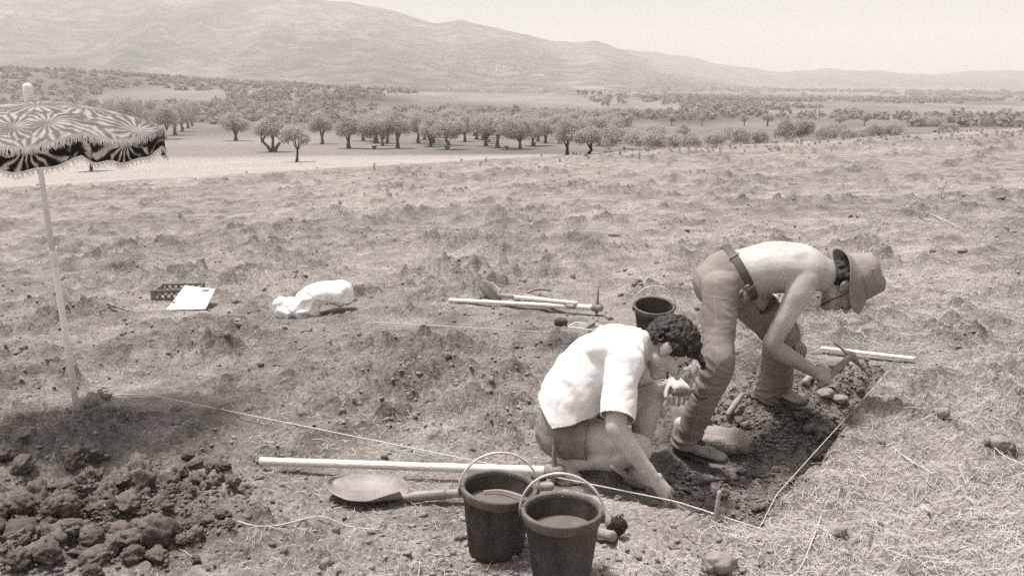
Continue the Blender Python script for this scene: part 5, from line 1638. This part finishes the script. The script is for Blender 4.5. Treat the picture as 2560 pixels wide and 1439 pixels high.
    m = MB(); m.add(*loft([(g0 - dd * .05, .012), (g0 + dd * .02, .0145), (g0.lerp(g1, .55), .0125), (g1, .008)], ring=10)); m.build('handle', WOOD_M, tr)
    m = MB(); m.add(*loft([(g0 - dd * .04, .006, .006), (g0 - dd * .10, .010, .006), (g0 - dd * .17, .028, .003), (g0 - dd * .23, .012, .002)], L=(0, 1, .2), ring=10)); m.build('blade', IRON, tr)
    # bent wire and small wooden piece in the raised hand
    q = wrL + dL * .085 + Vector((0, 0, -.012))
    m = MB(); m.add(*loft([(q + Vector((-.04, -.02, -.004)), .008, .01), (q + Vector((.0, -.03, .0)), .011, .012), (q + Vector((.05, -.03, .012)), .007, .008)], ring=10)); tag(m.build('wooden_tool', WOOD_D), 'small wooden piece held up at the crouching man\'s chin', 'tool')
    m = MB(); m.add(*tube([q + Vector((.045, -.03, .012)), q + Vector((.062, -.03, -.018)), q + Vector((.075, -.03, -.026)), q + Vector((.105, -.03, -.018))], .0028, ring=6)); tag(m.build('bent_wire', DARK), 'thin dark bent wire in front of the crouching man\'s raised hand', 'wire')
    print('CROUCH feet', gfoot.z, gl, 'ankR', ankR.z, 'ankL', ankL.z, 'kneeR', kneeR.z, 'hand', wrR.z, gz(wrR.x, wrR.y), 'scr', (hipR - kneeR).length, (kneeR - ankR).length, (hipL - kneeL).length, (kneeL - ankL).length, (shR - elR).length, (elR - wrR).length, (shL - elL).length, (elL - wrL).length)
crouching_man()

# ---------------------------------------------------------------- man bending over with a hand pick
def bending_man():
    fR = on_ground(1716, 1150); fL = on_ground(1925, 1004)
    t = thing('person', 'bare backed man in faded jeans and sun hat bent double over the trench', 'person', ((fR.x + fL.x) / 2, (fR.y + fL.y) / 2, fR.z))
    YM = 4.32
    hipR, hipL = at(1803, 712, YM - .10), at(1848, 718, YM + .11)
    kneeR, kneeL = at(1794, 915, 4.03), at(1955, 838, 4.42)
    ankR = Vector((fR.x, fR.y, gz(fR.x, fR.y) + .10)); ankR = at(1712, 1105, fR.y + .0)
    ankL = at(1932, 978, fL.y + .02)
    T0, T1, T2, T3, T4 = at(1822, 690, YM), at(1868, 680, YM), at(1935, 668, YM), at(2000, 672, YM), at(2052, 684, YM)
    shR, elR, wrR = at(2008, 712, YM - .145), at(1926, 864, YM - .17), at(2036, 928, YM - .09)
    shL, elL, wrL = at(2020, 700, YM + .17), at(1962, 800, YM + .26), at(1962, 835, YM + .12)
    hc = at(2112, 712, YM + .01); up = nv(.86, -.10, .34); fw = nv(.34, -.10, -.90)
    neck = at(2056, 688, YM)
    parts, P, ax = head_parts(hc, up, fw, neck, .056)
    nh = len(parts); hands = []
    parts.append(loft([(T0, .150, .115), (T1, .142, .112), (T2, .158, .120), (T3, .170, .118), (T4, .115, .085)], ring=26))
    # shoulder blade and spine relief
    parts.append(ell(at(1985, 640, YM - .085), (nv(1, 0, .1), nv(0, 1, .2), nv(0, 0, 1)), (.075, .05, .035)))
    parts.append(ell(at(1985, 632, YM + .085), (nv(1, 0, .1), nv(0, 1, .2), nv(0, 0, 1)), (.075, .05, .035)))
    for hp_, kn, an in ((hipR, kneeR, ankR), (hipL, kneeL, ankL)):
        parts.append(limb([(hp_, .085), (hp_.lerp(kn, .5), .066), (kn, .050)])); parts.append(limb([(kn, .050), (kn.lerp(an, .35), .050), (an, .034)]))
    parts.append(limb([(T3.lerp(shR, .35) + Vector((0, 0, .02)), .085), (T3.lerp(shR, .75) + Vector((.01, 0, .012)), .072), (shR.lerp(elR, .14), .061), (shR.lerp(elR, .42), .052), (shR.lerp(elR, .8), .046), (elR, .044)]))
    parts.append(limb([(elR, .043), (elR.lerp(wrR, .25), .046), (elR.lerp(wrR, .75), .034), (wrR, .027)]))
    parts.append(limb([(T3.lerp(shL, .35) + Vector((0, 0, .02)), .085), (T3.lerp(shL, .8), .07), (shL.lerp(elL, .45), .050), (elL, .042)]))
    parts.append(limb([(elL, .042), (elL.lerp(wrL, .3), .043), (wrL, .027)]))
    tool0 = at(2078, 936, YM - .05); tool1 = at(2128, 889, YM + .05)
    tdir = (tool1 - tool0).normalized()
    dR = (at(2078, 944, YM - .06) - wrR).normalized()
    pn = dR.cross(tdir).normalized()
    pn = nv(.15, .75, -.65)
    hands += hand_parts(wrR, dR, pn, tdir, curl=(1.15, 1.2, .7), thumb=(.7, .5, .5), spread=.08, tcurl=.7)
    hands += hand_parts(wrL, (kneeL - wrL) + Vector((.05, -.02, -.02)), Vector((0, 0, -1)), Vector((0, -1, 0)), curl=(.4, .5, .3))
    V0, F0, _ = remesh(parts[nh:], .0055, 14, .5)
    V, F, N = remesh([(V0, [tuple(f) for f in F0])] + parts[:nh] + hands, .0033, 4, .5)
    V = V + N * (.0012 * vn3(V * 30, 61) + .003 * vn3(V * np.array([9, 9, 9.]), 63))[:, None]
    V, F = decimate(V, F, .22)
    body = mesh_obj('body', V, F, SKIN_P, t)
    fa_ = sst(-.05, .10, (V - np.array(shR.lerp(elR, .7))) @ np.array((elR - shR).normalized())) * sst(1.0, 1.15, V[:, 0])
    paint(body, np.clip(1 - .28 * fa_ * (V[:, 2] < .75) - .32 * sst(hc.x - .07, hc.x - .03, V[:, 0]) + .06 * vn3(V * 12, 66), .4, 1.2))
    # jeans
    wd_ = nv(.88, 0, .46)
    waist = at(1846, 683, YM)
    je = [loft([(waist - wd_ * .13, .15, .115), (waist - wd_ * .07, .162, .130), (waist, .158, .128), (waist + wd_ * .07, .152, .126)], ring=28),
          loft([(hipR + Vector((.0, .02, .0)), .098, .104), (hipL + Vector((-.01, -.02, 0)), .098, .104)], L=(1, 0, 0), ring=22)]
    je.append(limb([(hipR, .088), (hipR.lerp(kneeR, .35), .076), (hipR.lerp(kneeR, .75), .067), (kneeR, .068), (kneeR.lerp(ankR, .4), .062), (kneeR.lerp(ankR, .85), .058), (ankR, .060), (ankR + (ankR - kneeR).normalized() * .05, .060)]))
    je.append(limb([(hipL, .108), (hipL.lerp(kneeL, .4), .095), (hipL.lerp(kneeL, .8), .083), (kneeL, .082), (kneeL.lerp(ankL, .4), .080), (kneeL.lerp(ankL, .85), .086), (ankL, .088), (ankL + (ankL - kneeL).normalized() * .05, .088)]))
    V, F, N = remesh(je, .0058, 7, .5)
    # cloth folds: tight at the hip crease and the knee, stacked at the ankles
    def blob(p, r): return np.exp(-(np.linalg.norm(V - np.array(p), axis=1) / r) ** 2)
    cross = np.sin(V[:, 2] * 95 + 9 * vn3(V * 8, 41) + 22 * V[:, 0]) * .5 + .5 * np.sin(V[:, 2] * 75 - 30 * V[:, 1] + 6 * vn3(V * 7, 45))
    mk = 1.0 * blob(kneeR + Vector((0, 0, -.05)), .11) + .9 * blob(kneeL, .12) + .45 * blob(at(1850, 770, YM - .1), .10) + 1.0 * blob(ankR, .12) + 1.0 * blob(ankL, .14) + .5 * blob(at(1800, 800, YM - .15), .10)
    V = V + N * (.0075 * (1 - 2 * np.abs(cross) ** .6) * np.clip(mk, 0, 1) + .003 * vn3(V * np.array([9, 9, 5]), 42) + .0025 * np.abs(vn3(V * np.array([12, 12, 30]), 43)))[:, None]
    V, F = clip_plane(V, F, waist + wd_ * .012, wd_, waist + wd_ * .06, .24)
    V, F = clip_plane(V, F, ankR + (ankR - kneeR).normalized() * .012, (ankR - kneeR) + Vector((.04, 0, 0)), ankR, .16)
    V, F = clip_plane(V, F, ankL + (ankL - kneeL).normalized() * .018, ankL - kneeL, ankL, .16)
    je_ = mesh_obj('jeans', V, F, DENIM, t); solidify(je_, .004, 1)
    seam = mat('denim_seam', .30, .38, scale=30)
    from mathutils.bvhtree import BVHTree
    bv = BVHTree.FromPolygons([Vector(v) for v in V], [tuple(int(i) for i in f) for f in F])
    def stitch(pxs, r=.0013):
        pts = []
        for (u_, v_) in pxs:
            d_ = ray(u_, v_).normalized(); hit = bv.ray_cast(Vector((0, 0, CAMZ)), d_)
            if hit[0] is not None: pts.append(hit[0] - d_ * .004)
        if len(pts) > 2:
            m = MB(); m.add(*tube(pts, r, ring=6, sub=2)); m.build('seam', seam, je_)
    def dense(pxs, n=8):
        out = []
        for a, b in zip(pxs[:-1], pxs[1:]): out += [(a[0] + (b[0] - a[0]) * i / n, a[1] + (b[1] - a[1]) * i / n) for i in range(n)]
        return out + [pxs[-1]]
    stitch(dense([(1786, 745), (1792, 820), (1792, 900), (1778, 960), (1750, 1030), (1728, 1085)]))
    stitch(dense([(1785, 735), (1790, 705), (1806, 682)])); stitch(dense([(1762, 735), (1770, 705), (1790, 675)])); stitch(dense([(1758, 738), (1784, 742), (1840, 748)]))
    # belt, buckle knot and pocket seams
    bl = []; n_ = 40; a_ = Vector((0, 1, 0)); a_ = (a_ - wd_ * a_.dot(wd_)).normalized(); b_ = wd_.cross(a_)
    bc = waist + wd_ * .004
    Vb = []; Fb = []
    for i in range(n_):
        th = 2 * math.pi * i / n_
        for (rr, h) in ((.0, -.018), (.004, -.018), (.004, .018), (0, .018)):
            Vb.append(bc + a_ * math.cos(th) * (.1655 + rr) + b_ * math.sin(th) * (.1355 + rr) + wd_ * h)
    for i in range(n_):
        for j in range(4):
            i2 = (i + 1) % n_; Fb.append((i * 4 + j, i2 * 4 + j, i2 * 4 + (j + 1) % 4, i * 4 + (j + 1) % 4))
    belt = mesh_obj('belt', Vb, Fb, LEATH, t, False)
    for th in (0.2, 1.2, 2.2, 3.4, 4.4, 5.4):
        q = bc + a_ * math.cos(th) * .171 + b_ * math.sin(th) * .141
        rd = (a_ * math.cos(th) + b_ * math.sin(th)).normalized()
        m = MB(); m.add(*box(q, (rd, wd_, rd.cross(wd_)), (.003, .024, .006))); m.build('belt_loop', DENIM, belt, False)
    kq = at(1858, 722, YM - .155)
    m = MB()
    for (p_, q_) in (((0, 0, 0), (-.03, -.01, -.03)), ((0, 0, 0), (.005, -.012, -.05)), ((0, 0, 0), (.02, -.01, .02))):
        m.add(*tube([kq + Vector(p_), kq + (Vector(p_) + Vector(q_)) / 2 + Vector((0, -.012, .006)), kq + Vector(q_)], .007))
    m.build('belt_knot', SUEDE, belt)
    # shoes
    def shoe(ank, toe_dir, ground, k=1.0):
        d = toe_dir.normalized(); s = d.cross(Vector((0, 0, 1))).normalized()
        h = Vector((ank.x, ank.y, 0)) - d * .055; h.z = ground; d = d * k
        U = Vector((0, 0, 1))
        m = MB(); m.add(*loft([(h + U * .058, .028, .035), (h + d * .05 + U * .062, .036, .042), (h + d * .11 + U * .052, .038, .034), (h + d * .17 + U * .040, .044, .024), (h + d * .235 + U * .032, .040, .018), (h + d * .262 + U * .03, .028, .014)], L=tuple(s), ring=20, sub=5))
        m.add(*loft([(h + d * .02 + U * .06, .036, .040), (h + d * .03 + U * .105, .040, .046)], L=tuple(s), ring=18))
        up_ = m.build('shoe', SUEDE, t)
        m = MB(); m.add(*loft([(h + U * .014 - d * .005, .030, .013), (h + d * .06 + U * .013, .036, .012), (h + d * .12 + U * .012, .037, .010), (h + d * .19 + U * .012, .047, .010), (h + d * .25 + U * .013, .040, .009), (h + d * .275 + U * .015, .026, .008)], L=tuple(s), ring=18, sub=4)); m.add(*box(h + d * .025 + U * .008, (d / d.length, s, U), (.032, .030, .012))); m.build('sole', SOLE, up_)
        m = MB(); m.add(*ell(h + d * .115 + U * .077, (d, s, U), (.045, .024, .016))); m.build('tongue', LEATH, up_)
        for k in range(4):
            q = h + d * (.10 + .022 * k) + U * (.092 - .011 * k)
            m = MB(); m.add(*tube([q - s * .024 - U * .012, q + U * .003, q + s * .024 - U * .012], .003, ring=6)); m.build('lace', SUEDE, up_)
        m = MB(); m.add(*loft([(h + d * .03 + U * .10, .040, .044), (h + d * .033 + U * .155, .038, .042)], L=tuple(s), ring=18)); m.build('sock', mat('grey_sock', .35, .45, scale=20), t)
    gR = gz(ankR.x, ankR.y)
    shoe(ankR + Vector((.01, -.01, 0)), Vector((.80, -.52, 0)), max(gz(ankR.x + a, ankR.y + b) for a, b in ((0, 0), (.05, -.03), (.1, -.07), (.15, -.1))) + .004, .9)
    shoe(ankL + Vector((-.01, 0, 0)), Vector((.45, -.75, 0)), max(gz(ankL.x + a, ankL.y + b) for a, b in ((0, 0), (.03, -.05), (.06, -.1))) - .012)
    # hair at the nape and a short beard
    def zone(f, l, u): return f < .15 and u > -.75 and not (abs(l) > .8 and f > -.2)
    hp_ = curls(P, ax, zone, 200, .013, 9, .006) + [ell(P(-.03, .03), ax, (.092, .08, .09), 14, 10)]
    V, F, N = remesh(hp_, .005, 2, .4); V = V + N * (.004 * vn3(V * 70, 51))[:, None]
    hr = mesh_obj('hair', V, F, HAIRM, t)
    bd = [ell(P(.062, -.108), ax, (.030, .036, .026)), ell(P(.05, -.1), ax, (.036, .042, .026))]
    V, F, N = remesh(bd, .0045, 3, .4); V = V + N * (.003 * vn3(V * 120, 52))[:, None]
    mesh_obj('beard', V, F, mat('short_beard', .24, .32, scale=60, bump=.5, bscale=120), t)
    # hat: tapering crown, wide floppy brim, chin strap, eyelets
    hat = thing('sun_hat', 'floppy cloth sun hat with chin strap worn by the bent man', 'hat', hc)
    prof = [(.001, .168), (.05, .170), (.080, .166), (.090, .158), (.096, .12), (.102, .085), (.106, .066)]
    brim = [(.106, .064), (.122, .052), (.138, .036), (.153, .014), (.157, .010)]
    V = []; F = []; seg = 56
    allp = prof + brim
    for i, (r, h) in enumerate(allp):
        for j in range(seg):
            th = 2 * math.pi * j / seg; c_, s_ = math.cos(th), math.sin(th)
            b = max(0, (r - .106) / .066)
            hh = h + b * (.022 * math.sin(2 * th + .6) + .014 * math.sin(3 * th + 2) - .012 * c_) + (.004 * math.sin(5 * th + h * 40) if r < .106 else 0)
            if i < 3: hh -= .012 * math.exp(-(r / .04) ** 2)
            rr = r * (1 + .012 * math.sin(4 * th + 20 * h))
            V.append(P(c_ * rr * 1.06 - .012, hh, s_ * rr * .92))
    for i in range(len(allp) - 1):
        for j in range(seg):
            F.append((i * seg + j, (i + 1) * seg + j, (i + 1) * seg + (j + 1) % seg, i * seg + (j + 1) % seg))
    nb_ = (len(prof)) * seg
    Fc = [f for f in F if max(f) < nb_]; Fbm = [f for f in F if max(f) >= nb_]
    cr = mesh_obj('crown', V, Fc + [tuple(range(seg))], HATM, hat); solidify(cr, .003, -1)
    vs = sorted({i for f in Fbm for i in f}); mp_ = {v: k for k, v in enumerate(vs)}
    br = mesh_obj('brim', [V[i] for i in vs], [tuple(mp_[i] for i in f) for f in Fbm], HATM, hat); solidify(br, .003, -1)
    for (th, h) in ((-1.2, .125), (-1.9, .125), (1.4, .125)):
        q = P(math.cos(th) * .099 * 1.06 - .012, h, math.sin(th) * .099 * .92)
        m = MB(); m.add(*ball(q, .0055)); m.build('eyelet', STEEL, hat)
    m = MB(); m.add(*tube([P(.0, .045, -.086), P(.025, -.02, -.073), P(.035, -.085, -.058), P(.05, -.125, -.025), P(.055, -.132, .0), P(.05, -.125, .025), P(.035, -.085, .058), P(.025, -.02, .073), P(0, .045, .086)], .0022, ring=6)); m.build('chin_strap', DARK, hat)
    # hand pick
    pk = thing('hand_pick', 'small hand pick gripped by the bent man, one blade in the soil', 'hand pick', tool1)
    m = MB(); m.add(*loft([(tool0 - tdir * .10, .015), (tool0, .017), (tool1 - tdir * .02, .0165), (tool1 + tdir * .012, .018)], ring=12)); m.build('handle', WOOD_D, pk)
    h1 = at(2086, 857, YM + .10); h2 = at(2170, 934, YM + .12)
    m = MB(); m.add(*loft([(h1, .012, .004), (h1.lerp(tool1, .5), .012, .007), (tool1, .020, .020), (tool1.lerp(h2, .5), .012, .009), (h2, .006, .004)], L=(0, 1, 0), ring=12)); m.build('head', IRON, pk)
    print('BEND', 'ankR', ankR.z, gR, 'ankL', ankL.z, gz(ankL.x, ankL.y), [(a - b).length for a, b in ((hipR, kneeR), (kneeR, ankR), (hipL, kneeL), (kneeL, ankL), (shR, elR), (elR, wrR), (shL, elL))], 'pick tip', h2.z, gz(h2.x, h2.y), 'fR', fR, 'fL', fL)
bending_man()
